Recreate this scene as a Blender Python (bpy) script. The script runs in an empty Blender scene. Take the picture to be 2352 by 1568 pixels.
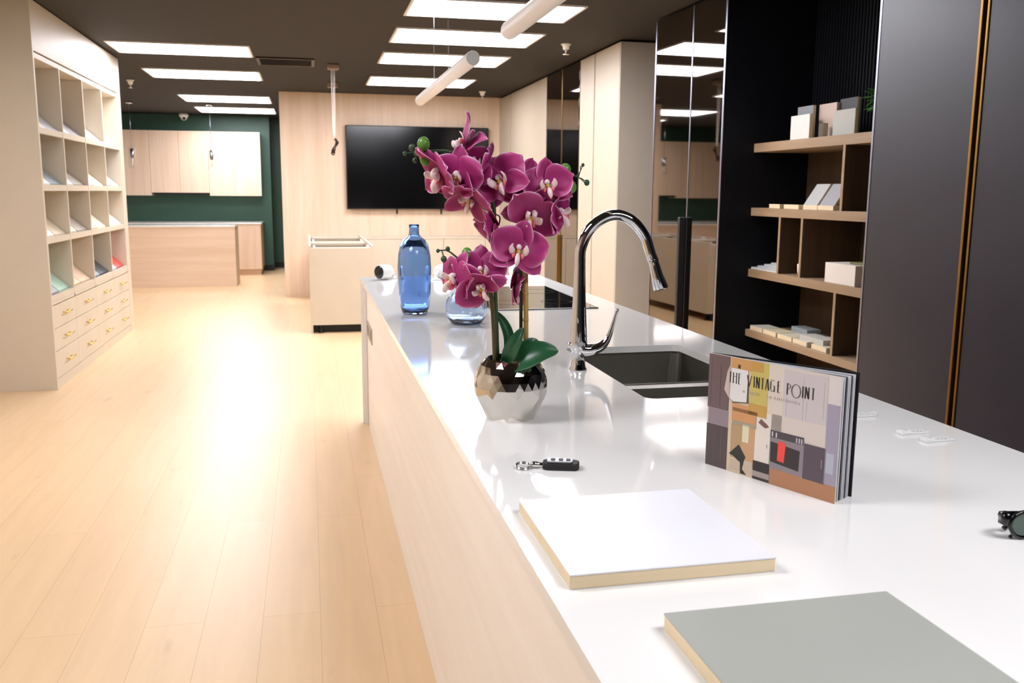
import bpy, bmesh, math, random
from mathutils import Vector, Matrix
random.seed(7)
SC = bpy.context.scene
COL = SC.collection
PI = math.pi
CEIL = 2.71          # ceiling height
TOP = 0.91           # island worktop height
XR = 2.62            # front plane of the tall units on the right
XL = -1.80           # front plane of the display unit on the left

# ------------------------------------------------------------------ camera
pitch, yaw, roll = 0.1632, 0.2192, 0.0066
F = Vector((math.sin(yaw)*math.cos(pitch), math.cos(yaw)*math.cos(pitch), -math.sin(pitch)))
R0 = Vector((math.cos(yaw), -math.sin(yaw), 0)); U0 = R0.cross(F)
RT = R0*math.cos(roll) + U0*math.sin(roll); UP = -R0*math.sin(roll) + U0*math.cos(roll)
cd = bpy.data.cameras.new('camera'); cam = bpy.data.objects.new('camera', cd); COL.objects.link(cam)
cam.matrix_world = Matrix(((RT.x, UP.x, -F.x, 0), (RT.y, UP.y, -F.y, 0), (RT.z, UP.z, -F.z, 1.4284), (0, 0, 0, 1)))
cd.sensor_width = 36; cd.lens = 2084.69/2352*36; cd.clip_start = 0.05; cd.clip_end = 60
cd.dof.use_dof = True; cd.dof.focus_distance = 2.15; cd.dof.aperture_fstop = 9
SC.camera = cam

# ------------------------------------------------------------------ world, exposure
w = bpy.data.worlds.new('world'); SC.world = w; w.use_nodes = True
w.node_tree.nodes['Background'].inputs[0].default_value = (0.02, 0.02, 0.02, 1)
SC.view_settings.view_transform = 'Standard'; SC.view_settings.look = 'None'
SC.view_settings.gamma = 1; SC.view_settings.use_curve_mapping = False
SC.view_settings.exposure = 0.0
LAMP_STRENGTH = 21.0

# ------------------------------------------------------------------ material helpers
def S(h):
    h = h.lstrip('#'); c = [int(h[i:i+2], 16)/255 for i in (0, 2, 4)]
    return tuple((x/12.92 if x <= .04045 else ((x+.055)/1.055)**2.4) for x in c) + (1,)
MATS = {}
def mat(name, color, rough=.5, metal=0, spec=.5, noise=None, **kw):
    if name in MATS: return MATS[name]
    m = bpy.data.materials.new(name); m.use_nodes = True; MATS[name] = m
    nt = m.node_tree; b = nt.nodes['Principled BSDF']
    col = S(color) if isinstance(color, str) else color
    b.inputs['Base Color'].default_value = col; b.inputs['Roughness'].default_value = rough
    b.inputs['Metallic'].default_value = metal; b.inputs['Specular IOR Level'].default_value = spec
    for k, v in kw.items(): b.inputs[k.replace('_', ' ')].default_value = v
    # gentle procedural variation so that no surface is a flat swatch
    sc, amt = noise or (6, .04)
    tc = nt.nodes.new('ShaderNodeTexCoord'); n = nt.nodes.new('ShaderNodeTexNoise'); n.inputs['Scale'].default_value = sc
    n.inputs['Detail'].default_value = 3
    hs = nt.nodes.new('ShaderNodeMixRGB'); hs.blend_type = 'MULTIPLY'; hs.inputs[0].default_value = 1
    mr = nt.nodes.new('ShaderNodeMapRange'); mr.inputs[3].default_value = 1-amt; mr.inputs[4].default_value = 1+amt
    nt.links.new(tc.outputs['Object'], n.inputs['Vector']); nt.links.new(n.outputs[0], mr.inputs[0])
    nt.links.new(mr.outputs[0], hs.inputs[2]); hs.inputs[1].default_value = col
    nt.links.new(hs.outputs[0], b.inputs['Base Color'])
    return m
def wood(name, c1, c2, axis='z', rough=.5, scale=1.0, spec=.4):
    if name in MATS: return MATS[name]
    m = bpy.data.materials.new(name); m.use_nodes = True; MATS[name] = m
    nt = m.node_tree; b = nt.nodes['Principled BSDF']; L = nt.links.new
    tc = nt.nodes.new('ShaderNodeTexCoord'); mp = nt.nodes.new('ShaderNodeMapping')
    s = [14*scale]*3; s['xyz'.index(axis)] = .7*scale; mp.inputs['Scale'].default_value = s
    n = nt.nodes.new('ShaderNodeTexNoise'); n.inputs['Scale'].default_value = 1; n.inputs['Detail'].default_value = 6; n.inputs['Distortion'].default_value = .4
    n2 = nt.nodes.new('ShaderNodeTexNoise'); n2.inputs['Scale'].default_value = 9; n2.inputs['Detail'].default_value = 3
    ad = nt.nodes.new('ShaderNodeMath'); ad.operation = 'MULTIPLY_ADD'; ad.inputs[1].default_value = .35
    r = nt.nodes.new('ShaderNodeValToRGB'); r.color_ramp.elements[0].color = S(c2); r.color_ramp.elements[1].color = S(c1)
    r.color_ramp.elements[0].position = .4; r.color_ramp.elements[1].position = .85
    L(tc.outputs['Object'], mp.inputs['Vector']); L(mp.outputs[0], n.inputs['Vector']); L(mp.outputs[0], n2.inputs['Vector'])
    L(n2.outputs[0], ad.inputs[0]); L(n.outputs[0], ad.inputs[2]); L(ad.outputs[0], r.inputs[0]); L(r.outputs[0], b.inputs['Base Color'])
    b.inputs['Roughness'].default_value = rough; b.inputs['Specular IOR Level'].default_value = spec
    return m
def emit(name, color, strength):
    m = bpy.data.materials.new(name); m.use_nodes = True; MATS[name] = m
    b = m.node_tree.nodes['Principled BSDF']; b.inputs['Base Color'].default_value = S(color)
    b.inputs['Emission Color'].default_value = S(color); b.inputs['Emission Strength'].default_value = strength
    return m
def glass(name, color, rough=0.0, ior=1.45):
    m = bpy.data.materials.new(name); m.use_nodes = True; MATS[name] = m
    b = m.node_tree.nodes['Principled BSDF']; b.inputs['Base Color'].default_value = S(color)
    b.inputs['Roughness'].default_value = rough; b.inputs['Transmission Weight'].default_value = 1; b.inputs['IOR'].default_value = ior
    return m

# ------------------------------------------------------------------ materials
M_beige = mat('beige_laminate', '#d0c4b0', .45)
M_beige_in = mat('beige_laminate_inside', '#c6baa8', .55)
M_oak = wood('pale_oak_veneer', '#e4cdb6', '#d8bc9f', 'z', .5)
M_oak_h = wood('pale_oak_veneer_level', '#e8d0b8', '#dcbfa2', 'x', .5)
M_oak_y = wood('pale_oak_veneer_long', '#f8f2ea', '#f2e8dd', 'y', .42)
M_shelfwood = wood('shelf_oak', '#ac9173', '#967b5e', 'y', .5)
M_walnut = wood('walnut_back', '#57432f', '#473527', 'z', .55)
M_white = mat('white_quartz', '#eceae5', .07, noise=(2.2, .015))
M_navy = mat('navy_lacquer', '#202234', .38, spec=.6)
M_navy_dark = mat('navy_matt', '#090b13', .55, spec=.25)
M_gold = mat('brushed_gold', '#a07c42', .36, 1)
M_brass = mat('polished_brass', '#e0bb62', .25, 1)
M_palebronze = mat('pale_bronze', '#86705f', .5, .2)
M_bronze = mat('dark_bronze', '#3a2513', .4, .5)
M_mirror = mat('smoked_mirror', '#7d756d', .025, 1, noise=(1, .01))
M_alu = mat('aluminium', '#a3a3b2', .3, 1)
M_black = mat('black_matt', '#0d0d0e', .5)
M_blackglass = mat('black_glass', '#050507', .04, 0, .6)
M_screen = mat('tv_screen', '#060607', .12, 0, .5)
M_chrome = mat('chrome', '#d8d8da', .03, 1)
M_steel = mat('brushed_steel', '#8a877d', .42, 1)
M_silverpot = mat('silver_glaze', '#d2cdc6', .04, 1, noise=(60, .02))
M_green = mat('dark_green_paint', '#2f5446', .45)
M_ceil = mat('dark_brown_ceiling', '#231e1a', .8, noise=(3, .12))
M_wall = mat('warm_white_paint', '#d9cdb9', .7)
M_whitepl = mat('white_plastic', '#ededea', .35)
M_whitemetal = mat('white_powder_coat', '#e9e3dd', .4)
M_mdf = wood('raw_board_core', '#efdcb9', '#e6cfa6', 'x', .7)
M_rubber = mat('dark_rubber', '#1a1816', .6)
M_stem = mat('green_stem', '#2f4a28', .5)
M_stembrown = mat('brown_green_stem', '#4c4526', .5)
M_bamboo = mat('bamboo_stake', '#b58f45', .5)
M_leaf = mat('dark_green_leaf', '#1f5230', .32, noise=(18, .12))
M_bud = mat('green_bud', '#5c8a32', .35, noise=(40, .2))
M_buddark = mat('dark_green_bud', '#2c4a2c', .4)
M_soil = mat('dark_moss', '#1d211b', .9)
M_lipw = mat('orchid_lip_white', '#f0d9d6', .5)
M_lipr = mat('orchid_lip_coral', '#e2757a', .5)
M_lipy = mat('orchid_lip_yellow', '#d9b23c', .5)
M_lamp = emit('lamp_diffuser', '#f5f5fd', LAMP_STRENGTH)
M_bottle = glass('deep_blue_glass', '#a9c8f4')
M_vase = glass('light_blue_glass', '#e0edff')
M_clear = glass('clear_glass', '#fbfbfb', 0, 1.15)
def floor_mat():
    m = bpy.data.materials.new('oak_plank_floor'); m.use_nodes = True
    nt = m.node_tree; b = nt.nodes['Principled BSDF']; L = nt.links.new; N = nt.nodes.new
    tc = N('ShaderNodeTexCoord'); sp = N('ShaderNodeSeparateXYZ'); cb = N('ShaderNodeCombineXYZ')
    L(tc.outputs['Object'], sp.inputs[0]); L(sp.outputs[1], cb.inputs[0]); L(sp.outputs[0], cb.inputs[1])
    br = N('ShaderNodeTexBrick'); br.inputs['Scale'].default_value = 1; br.inputs['Brick Width'].default_value = 1.5; br.inputs['Row Height'].default_value = .19
    br.inputs['Mortar Size'].default_value = .0012; br.inputs['Mortar Smooth'].default_value = .3; br.offset = .37; br.inputs['Bias'].default_value = 0
    br.inputs['Color1'].default_value = S('#dcbb90'); br.inputs['Color2'].default_value = S('#debe95'); br.inputs['Mortar'].default_value = S('#c4a279')
    L(cb.outputs[0], br.inputs['Vector'])
    mp = N('ShaderNodeMapping'); mp.inputs['Scale'].default_value = (16, 1.3, 1); L(tc.outputs['Object'], mp.inputs[0])
    n = N('ShaderNodeTexNoise'); n.inputs['Scale'].default_value = 1; n.inputs['Detail'].default_value = 7; n.inputs['Distortion'].default_value = .8; L(mp.outputs[0], n.inputs['Vector'])
    mr = N('ShaderNodeMapRange'); mr.inputs[1].default_value = .3; mr.inputs[2].default_value = .75; mr.inputs[3].default_value = .95; mr.inputs[4].default_value = 1.04; L(n.outputs[0], mr.inputs[0])
    kn = N('ShaderNodeTexNoise'); kn.inputs['Scale'].default_value = 1; kn.inputs['Detail'].default_value = 2
    mk = N('ShaderNodeMapping'); mk.inputs['Scale'].default_value = (9, 3.0, 1); L(tc.outputs['Object'], mk.inputs[0]); L(mk.outputs[0], kn.inputs['Vector'])
    kr = N('ShaderNodeMapRange'); kr.inputs[1].default_value = .68; kr.inputs[2].default_value = .8; kr.inputs[3].default_value = 1; kr.inputs[4].default_value = .82; L(kn.outputs[0], kr.inputs[0])
    mx = N('ShaderNodeMixRGB'); mx.blend_type = 'MULTIPLY'; mx.inputs[0].default_value = 1; L(br.outputs[0], mx.inputs[1]); L(mr.outputs[0], mx.inputs[2])
    m2 = N('ShaderNodeMixRGB'); m2.blend_type = 'MULTIPLY'; m2.inputs[0].default_value = 1; L(mx.outputs[0], m2.inputs[1]); L(kr.outputs[0], m2.inputs[2])
    L(m2.outputs[0], b.inputs['Base Color']); b.inputs['Roughness'].default_value = .36; b.inputs['Specular IOR Level'].default_value = .45
    return m
M_floor = floor_mat()
def petal_mat():
    m = bpy.data.materials.new('orchid_petal'); m.use_nodes = True
    nt = m.node_tree; b = nt.nodes['Principled BSDF']; L = nt.links.new; N = nt.nodes.new
    a = N('ShaderNodeAttribute'); a.attribute_name = 'rim'
    r = N('ShaderNodeValToRGB'); e = r.color_ramp.elements
    e[0].position = 0; e[0].color = S('#a3246b'); e[1].position = 1; e[1].color = S('#f6c4de')
    x = e.new(.45); x.color = S('#c23f84'); x = e.new(.78); x.color = S('#cf65a0')
    n = N('ShaderNodeTexNoise'); n.inputs['Scale'].default_value = 70; n.inputs['Detail'].default_value = 3
    ad = N('ShaderNodeMath'); ad.operation = 'MULTIPLY_ADD'; ad.inputs[1].default_value = .18; su = N('ShaderNodeMath'); su.operation = 'SUBTRACT'; su.inputs[1].default_value = .09
    L(n.outputs[0], ad.inputs[0]); L(a.outputs['Fac'], ad.inputs[2]); L(ad.outputs[0], su.inputs[0]); L(su.outputs[0], r.inputs[0])
    L(r.outputs[0], b.inputs['Base Color']); b.inputs['Roughness'].default_value = .5
    tr = N('ShaderNodeBsdfTranslucent'); L(r.outputs[0], tr.inputs[0]); ms = N('ShaderNodeMixShader'); ms.inputs[0].default_value = .16
    L(b.outputs[0], ms.inputs[1]); L(tr.outputs[0], ms.inputs[2]); L(ms.outputs[0], nt.nodes['Material Output'].inputs['Surface'])
    return m
M_petal = petal_mat()

# ------------------------------------------------------------------ mesh helpers
def tag(o, label=None, cat=None, group=None, kind=None):
    if label: o['label'] = label
    if cat: o['category'] = cat
    if group: o['group'] = group
    if kind: o['kind'] = kind
    return o
def thing(name, loc, label, cat, group=None):
    o = bpy.data.objects.new(name, None); COL.objects.link(o); o.location = loc; o.empty_display_size = .1
    ORG[o.name] = Vector(loc); return tag(o, label, cat, group)
ORG = {}
def obj(name, bm, m, parent=None, smooth=False, bevel=0, org=None, seg=2):
    """bm is in world coordinates; links it as one mesh object (under parent when given)."""
    o0 = ORG[parent.name] if parent is not None else Vector(org or (0, 0, 0))
    bmesh.ops.translate(bm, verts=bm.verts, vec=-o0)
    bmesh.ops.recalc_face_normals(bm, faces=bm.faces)
    me = bpy.data.meshes.new(name); bm.to_mesh(me); bm.free()
    for x in (m if isinstance(m, (list, tuple)) else [m]): me.materials.append(x)
    if smooth:
        for p in me.polygons: p.use_smooth = True
    o = bpy.data.objects.new(name, me); COL.objects.link(o)
    if parent is not None: o.parent = parent
    else: o.location = o0
    ORG[o.name] = o0
    if bevel:
        b = o.modifiers.new('edge', 'BEVEL'); b.width = bevel; b.segments = seg; b.limit_method = 'ANGLE'; b.angle_limit = .7
    return o
def box(bm, x0, x1, y0, y1, z0, z1, mi=0):
    v = [bm.verts.new((x, y, z)) for z in (z0, z1) for y in (y0, y1) for x in (x0, x1)]
    for f in ((0, 1, 3, 2), (4, 5, 7, 6), (0, 1, 5, 4), (2, 3, 7, 6), (0, 2, 6, 4), (1, 3, 7, 5)):
        bm.faces.new([v[i] for i in f]).material_index = mi
    return v
def B(*a):
    bm = bmesh.new(); box(bm, *a); return bm
def Bs(*boxes):
    bm = bmesh.new()
    for b in boxes: box(bm, *b)
    return bm
def prism(bm, poly, axis, a, b, mi=0):
    """poly: list of 2D points in the two other axes (cyclic order), extruded along axis from a to b"""
    def P(p, t): return {'x': (t, p[0], p[1]), 'y': (p[0], t, p[1]), 'z': (p[0], p[1], t)}[axis]
    A = [bm.verts.new(P(p, a)) for p in poly]; C = [bm.verts.new(P(p, b)) for p in poly]; n = len(poly)
    bm.faces.new(A).material_index = mi; bm.faces.new(C).material_index = mi
    for i in range(n): bm.faces.new((A[i], A[(i+1) % n], C[(i+1) % n], C[i])).material_index = mi
def lathe(bm, prof, c, seg=32, close=False, mi=0):
    rings = []
    for r, z in prof:
        rings.append([bm.verts.new((c[0]+r*math.cos(2*PI*i/seg), c[1]+r*math.sin(2*PI*i/seg), c[2]+z)) for i in range(seg)] if r > 1e-5 else [bm.verts.new((c[0], c[1], c[2]+z))])
    pr = list(zip(rings, rings[1:])) + ([(rings[-1], rings[0])] if close else [])
    for a, b in pr:
        for i in range(seg):
            j = (i+1) % seg
            q = ([a[i], a[j]] if len(a) > 1 else [a[0]]) + ([b[j], b[i]] if len(b) > 1 else [b[0]])
            if len(q) > 2: bm.faces.new(q).material_index = mi
    return rings
def catmull(pts, n=6):
    P = [Vector(p) for p in pts]; out = []
    for i in range(len(P)-1):
        a = P[max(i-1, 0)]; b = P[i]; c = P[i+1]; d = P[min(i+2, len(P)-1)]
        for k in range(n):
            t = k/n
            out.append(.5*((2*b)+(c-a)*t+(2*a-5*b+4*c-d)*t*t+(3*b-a-3*c+d)*t**3))
    out.append(P[-1]); return out
def tube(bm, pts, rad, seg=10, smooth_n=0, mi=0, flat=1.0):
    if smooth_n:
        n0 = len(pts); pts = catmull(pts, smooth_n)
        if isinstance(rad, (list, tuple)):
            rr = []
            for i in range(n0-1): rr += [rad[i]+(rad[i+1]-rad[i])*k/smooth_n for k in range(smooth_n)]
            rad = rr+[rad[-1]]
    pts = [Vector(p) for p in pts]; n = len(pts)
    if not isinstance(rad, (list, tuple)): rad = [rad]*n
    t0 = (pts[1]-pts[0]).normalized(); ref = Vector((0, 0, 1)) if abs(t0.z) < .9 else Vector((0, 1, 0))
    nv = t0.cross(ref).normalized(); rings = []
    for i, p in enumerate(pts):
        t = (pts[min(i+1, n-1)]-pts[max(i-1, 0)]).normalized()
        nv = (nv-t*nv.dot(t)).normalized(); bv = t.cross(nv)
        rings.append([bm.verts.new(p+rad[i]*(math.cos(2*PI*k/seg)*nv*flat+math.sin(2*PI*k/seg)*bv)) for k in range(seg)])
    for a, b in zip(rings, rings[1:]):
        for k in range(seg): bm.faces.new((a[k], a[(k+1) % seg], b[(k+1) % seg], b[k])).material_index = mi
    bm.faces.new(rings[0][::-1]).material_index = mi; bm.faces.new(rings[-1]).material_index = mi
def ball(bm, c, r, s=(1, 1, 1), u=14, v=10, rot=None, mi=0):
    mtx = Matrix.Translation(c) @ (rot.to_matrix().to_4x4() if rot else Matrix()) @ Matrix.Diagonal((s[0], s[1], s[2], 1))
    q = bmesh.ops.create_uvsphere(bm, u_segments=u, v_segments=v, radius=r, matrix=mtx)
    for x in q['verts']:
        for f in x.link_faces: f.material_index = mi
def struct(name, bm, m, **k): return tag(obj(name, bm, m, **k), kind='structure')
def rrect(cx, cy, w, h, r, n=5):
    out = []
    for sx, sy, a0 in ((1, 1, 0), (-1, 1, 90), (-1, -1, 180), (1, -1, 270)):
        for i in range(n+1):
            a = math.radians(a0+90*i/n); out.append((cx+sx*(w/2-r)+r*math.cos(a), cy+sy*(h/2-r)+r*math.sin(a)))
    return out

# ------------------------------------------------------------------ room shell
struct('floor', B(-4.2, 3.9, -3.2, 18.2, -.1, 0), M_floor)
struct('ceiling', B(-4.2, 3.9, -3.2, 18.2, CEIL, CEIL+.12), M_ceil)
struct('wall_back', B(-3.9, -.64, 16.95, 17.1, 0, CEIL), M_green)
struct('wall_corridor', B(-.64, 3.4, 17.6, 17.75, 0, CEIL), M_green)
struct('baseboard_back', Bs((-.8, -.64, 16.93, 16.95, 0, .1), (-.64, 3.3, 17.58, 17.6, 0, .1)), M_black)
struct('wall_right', B(3.32, 3.45, -3, 17.75, 0, CEIL), M_navy_dark)
struct('wall_left', Bs((-2.62, -2.5, -3, 10.0, 0, CEIL), (-3.9, -2.62, 9.9, 10.0, 0, CEIL), (-4.0, -3.9, 9.9, 17.1, 0, CEIL)), M_wall)
struct('wall_front', B(-2.62, 3.45, -3.1, -3, 0, CEIL), mat('charcoal_paint', '#47464a', .7))
struct('wall_partition', B(-.34, 3.32, 12.66, 12.84, 0, CEIL), M_oak)

# ------------------------------------------------------------------ ceiling lights
def ceiling_light(x0, x1, y0, y1, label):
    t = thing('ceiling_light', ((x0+x1)/2, (y0+y1)/2, CEIL), label, 'light', 'recessed ceiling panel lights')
    f = bmesh.new(); e = .02; z0, z1 = CEIL-.012, CEIL
    for b in ((x0-e, x1+e, y0-e, y0, z0, z1), (x0-e, x1+e, y1, y1+e, z0, z1), (x0-e, x0, y0, y1, z0, z1), (x1, x1+e, y0, y1, z0, z1)): box(f, *b)
    obj('frame', f, M_whitemetal, t)
    d = bmesh.new(); prism(d, rrect((x0+x1)/2, (y0+y1)/2, x1-x0, y1-y0, .05), 'z', CEIL-.011, CEIL-.001)
    obj('diffuser', d, M_lamp, t)
RX, LX = (.74, 1.92), (-1.68, -.5)
for y0, y1, l in ((6.36, 6.95, 'nearest lit ceiling panel of the right row, crossed by the near pendant tube'), (7.52, 8.2, 'second lit ceiling panel of the right row, below the one cut by the frame'),
                  (8.85, 9.55, 'third lit ceiling panel of the right row, behind the far pendant tube'), (10.7, 11.5, 'farthest lit ceiling panel of the right row, just before the oak wall'),
                  (5.05, 5.65, None), (-.1, .55, None)):  # last panel is unseen, added to brighten the near worktop
    ceiling_light(RX[0], RX[1], y0, y1, l or 'unseen lit ceiling panel overhead, in line with the right row')
for y0, y1, l in ((8.82, 9.45, 'largest lit ceiling panel of the left row, beside the display unit'), (10.66, 11.4, 'second lit ceiling panel of the left row, before the kitchen alcove'),
                  (13.4, 14.3, 'third lit ceiling panel of the left row, over the kitchen alcove island'), (15.26, 16.2, 'farthest and thinnest lit panel of the left row, by the green wall'),
                  (4.5, 5.15, None), (1.3, 1.95, None)):  # last two panels are unseen, added to brighten near floor and display unit
    ceiling_light(LX[0], LX[1], y0, y1, l or 'added lit ceiling panel, unseen overhead, in line with the left row')

# ceiling vent, sprinklers, dome camera
t = thing('ceiling_vent', (-.18, 9.72, CEIL), 'dark slatted air vent in the brown ceiling between the two light rows', 'vent')
obj('frame', Bs((-.46, .1, 9.47, 9.5, CEIL-.015, CEIL), (-.46, .1, 9.95, 9.98, CEIL-.015, CEIL), (-.46, -.43, 9.5, 9.95, CEIL-.015, CEIL), (.07, .1, 9.5, 9.95, CEIL-.015, CEIL)), M_bronze, t)
sl = bmesh.new()
for i in range(8): prism(sl, [(9.52+i*.054, CEIL-.012), (9.53+i*.054, CEIL-.012), (9.555+i*.054, CEIL), (9.545+i*.054, CEIL)], 'x', -.43, .07)
obj('slats', sl, M_black, t)
def sprinkler(x, y, label):
    t = thing('sprinkler_head', (x, y, CEIL), label, 'sprinkler', 'ceiling sprinkler heads')
    b = bmesh.new(); lathe(b, [(0, 0), (.045, 0), (.045, -.01), (.03, -.02), (.026, -.05), (0, -.05)], (x, y, CEIL), 20); obj('cover', b, M_whitepl, t, True)
    b = bmesh.new(); lathe(b, [(0, -.05), (.012, -.05), (.01, -.085), (.028, -.09), (.028, -.095), (0, -.097)], (x, y, CEIL), 16); obj('deflector', b, M_chrome, t, True)
sprinkler(2.237, 7.95, 'pale sprinkler head on the ceiling before the tall beige cabinets, largest of three')
sprinkler(2.242, 11.93, 'small sprinkler head on the ceiling near the corner of the oak wall')
sprinkler(-2.02, 11.83, 'small sprinkler head on the ceiling just right of the display unit')
t = thing('dome_camera', (-2.03, 16.7, CEIL), 'white dome security camera under the ceiling by the green wall', 'security camera')
b = bmesh.new(); lathe(b, [(0, 0), (.075, 0), (.08, -.03), (.07, -.06), (0, -.06)], (-2.03, 16.7, CEIL), 24); obj('housing', b, M_whitepl, t, True)
b = bmesh.new(); ball(b, (-2.03, 16.7, CEIL-.06), .058); obj('eyeball', b, M_whitepl, t, True)
b = bmesh.new(); ball(b, (-2.02, 16.655, CEIL-.085), .026); obj('lens', b, M_blackglass, t, True)

# ------------------------------------------------------------------ pendants
def bar_pendant(x, y0, y1, z, label, cables):
    t = thing('linear_pendant', (x, (y0+y1)/2, z), label, 'pendant light', 'white tube pendants over the island')
    r = .034
    b = bmesh.new(); tube(b, [(x, y0+.012, z), (x, y1-.012, z)], r, 24); obj('tube', b, M_whitemetal, t, True, .004)
    for a, c in ((y0, y0+.012), (y1-.012, y1)):
        b = bmesh.new(); tube(b, [(x, a, z), (x, c, z)], r*.97, 24); obj('end_cap', b, M_whitepl, t, False, .003)
    for y in cables:
        b = bmesh.new(); tube(b, [(x, y, z+r-.002), (x, y, CEIL-.02)], .0022, 6); obj('cable', b, M_alu, t, True)
        b = bmesh.new(); lathe(b, [(0, 0), (.03, 0), (.03, -.02), (0, -.02)], (x, y, CEIL), 16); obj('canopy', b, M_whitepl, t, True)
bar_pendant(.75, 4.22, 6.25, 2.028, 'white tube pendant hanging over the far half of the island', (4.97, 5.54))
bar_pendant(.75, 1.40, 3.45, 2.022, 'white tube pendant over the near island, cut off by the top of the frame', (2.15, 2.72))
t = thing('cord_pendant', (.285, 9.85, CEIL), 'bare pendant cords tied in a brown knot before the oak wall, no shade', 'pendant light', 'bare pendant cords before the TV wall')
b = bmesh.new(); box(b, .23, .345, 9.79, 9.91, CEIL-.05, CEIL); obj('canopy', b, M_palebronze, t, bevel=.008)
for dx in (-.018, 0, .016):
    b = bmesh.new(); tube(b, [(.285+dx, 9.85, CEIL-.05), (.284+dx*.8, 9.85, 2.3), (.286+dx*.3, 9.85, 1.95)], .0026, 6, 4); obj('cord', b, M_whitemetal, t, True)
b = bmesh.new(); tube(b, [(.29, 9.85, 1.965), (.31, 9.85, 1.93), (.29, 9.85, 1.885), (.272, 9.84, 1.85), (.262, 9.85, 1.815)], [.010, .02, .012, .022, .013], 10, 5)
tube(b, [(.286, 9.84, 1.87), (.262, 9.84, 1.85), (.252, 9.85, 1.81), (.275, 9.85, 1.80), (.285, 9.85, 1.835)], .006, 8, 5); obj('knot', b, M_bronze, t, True)
t = thing('cord_pendant', (.325, 11.5, CEIL), 'second smaller bare cord pendant on the ceiling closer to the oak wall', 'pendant light', 'bare pendant cords before the TV wall')
b = bmesh.new(); box(b, .265, .385, 11.44, 11.56, CEIL-.055, CEIL); obj('canopy', b, M_palebronze, t, bevel=.008)
for dx in (-.01, .012):
    b = bmesh.new(); tube(b, [(.325+dx, 11.5, CEIL-.055), (.322+dx*.8, 11.5, 2.4), (.318+dx*.5, 11.5, 2.1)], .0026, 6, 4); obj('cord', b, M_whitemetal, t, True)
def glass_pendant(x, y, zt, zb, label):
    t = thing('glass_pendant', (x, y, CEIL), label, 'pendant light', 'glass cylinder pendants in the kitchen alcove')
    b = bmesh.new(); lathe(b, [(0, 0), (.05, 0), (.05, -.025), (0, -.03)], (x, y, CEIL), 20); obj('canopy', b, M_chrome, t, True)
    b = bmesh.new(); tube(b, [(x, y, CEIL-.02), (x, y, zt-.01)], .004, 6); obj('cord', b, M_alu, t, True)
    b = bmesh.new(); lathe(b, [(0, 0), (.024, 0), (.026, -.12), (.02, -.14), (0, -.14)], (x, y, zt-.01), 20); obj('socket', b, M_alu, t, True)
    b = bmesh.new(); lathe(b, [(.05, 0), (.05, zb-zt), (.047, zb-zt), (.047, 0)], (x, y, zt), 64, True); obj('shade', b, M_clear, t)
    b = bmesh.new(); lathe(b, [(0, -.14), (.012, -.15), (.014, -.2), (.006, -.26), (0, -.262)], (x, y, zt), 12); obj('bulb', b, M_whitepl, t, True)
glass_pendant(-2.555, 14.75, 2.04, 1.74, 'clear glass cylinder pendant before the wall cabinets, close to the display unit')
glass_pendant(-1.42, 14.75, 2.03, 1.74, 'clear glass cylinder pendant before the right end of the wall cabinets')

# ------------------------------------------------------------------ kitchen alcove at the back
t = thing('wall_cabinet_run', (-2.2, 16.95, 1.33), 'pale oak wall cabinets hung on the green wall with a black hood under them', 'wall cabinet')
yb, yf = 16.945, 16.6
obj('carcass', Bs((-3.72, -.80, yf+.02, yb, 1.385, 2.41), (-3.72, -2.6, yf+.02, yb, 1.33, 1.385), (-1.655, -.80, yf+.02, yb, 1.33, 1.385)), M_oak, t)
for x0, x1, z0 in ((-3.72, -3.17, 1.33), (-3.165, -2.602, 1.33), (-2.598, -2.13, 1.38), (-2.126, -1.657, 1.38), (-1.653, -1.232, 1.33), (-1.228, -.79, 1.33)):
    obj('door', B(x0, x1, yf, yf+.02, z0, 2.415), M_oak, t, bevel=.002)
obj('hood', Bs((-2.58, -1.67, yf+.03, yb-.01, 1.345, 1.384)), M_black, t, bevel=.004)
t = thing('back_counter', (-1.6, 16.5, 0), 'pale oak base cabinets with white top along the green wall, behind the small island', 'base cabinet')
obj('carcass', B(-3.72, -.80, 16.08, 16.945, .1, .86), M_oak, t)
for i in range(4):
    x0 = -3.72+i*.73; obj('door', B(x0+.002, x0+.726, 16.06, 16.08, .1, .855), M_oak, t, bevel=.002)
obj('plinth', B(-3.7, -.82, 16.13, 16.94, 0, .1), M_oak_h, t)
obj('worktop', B(-3.73, -.785, 16.05, 16.945, .86, .885), M_white, t, bevel=.003)
t = thing('kitchen_island', (-2.3, 14.55, 0), 'small pale oak island with white top standing in the kitchen alcove', 'kitchen island')
obj('carcass', B(-3.5, -1.085, 14.22, 14.86, 0, .885), M_oak_h, t)
obj('front_panel', B(-3.5, -1.085, 14.2, 14.22, 0, .885), M_oak_h, t, bevel=.002)
obj('worktop', B(-3.51, -1.075, 14.19, 14.88, .885, .912), M_white, t, bevel=.003)

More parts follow.
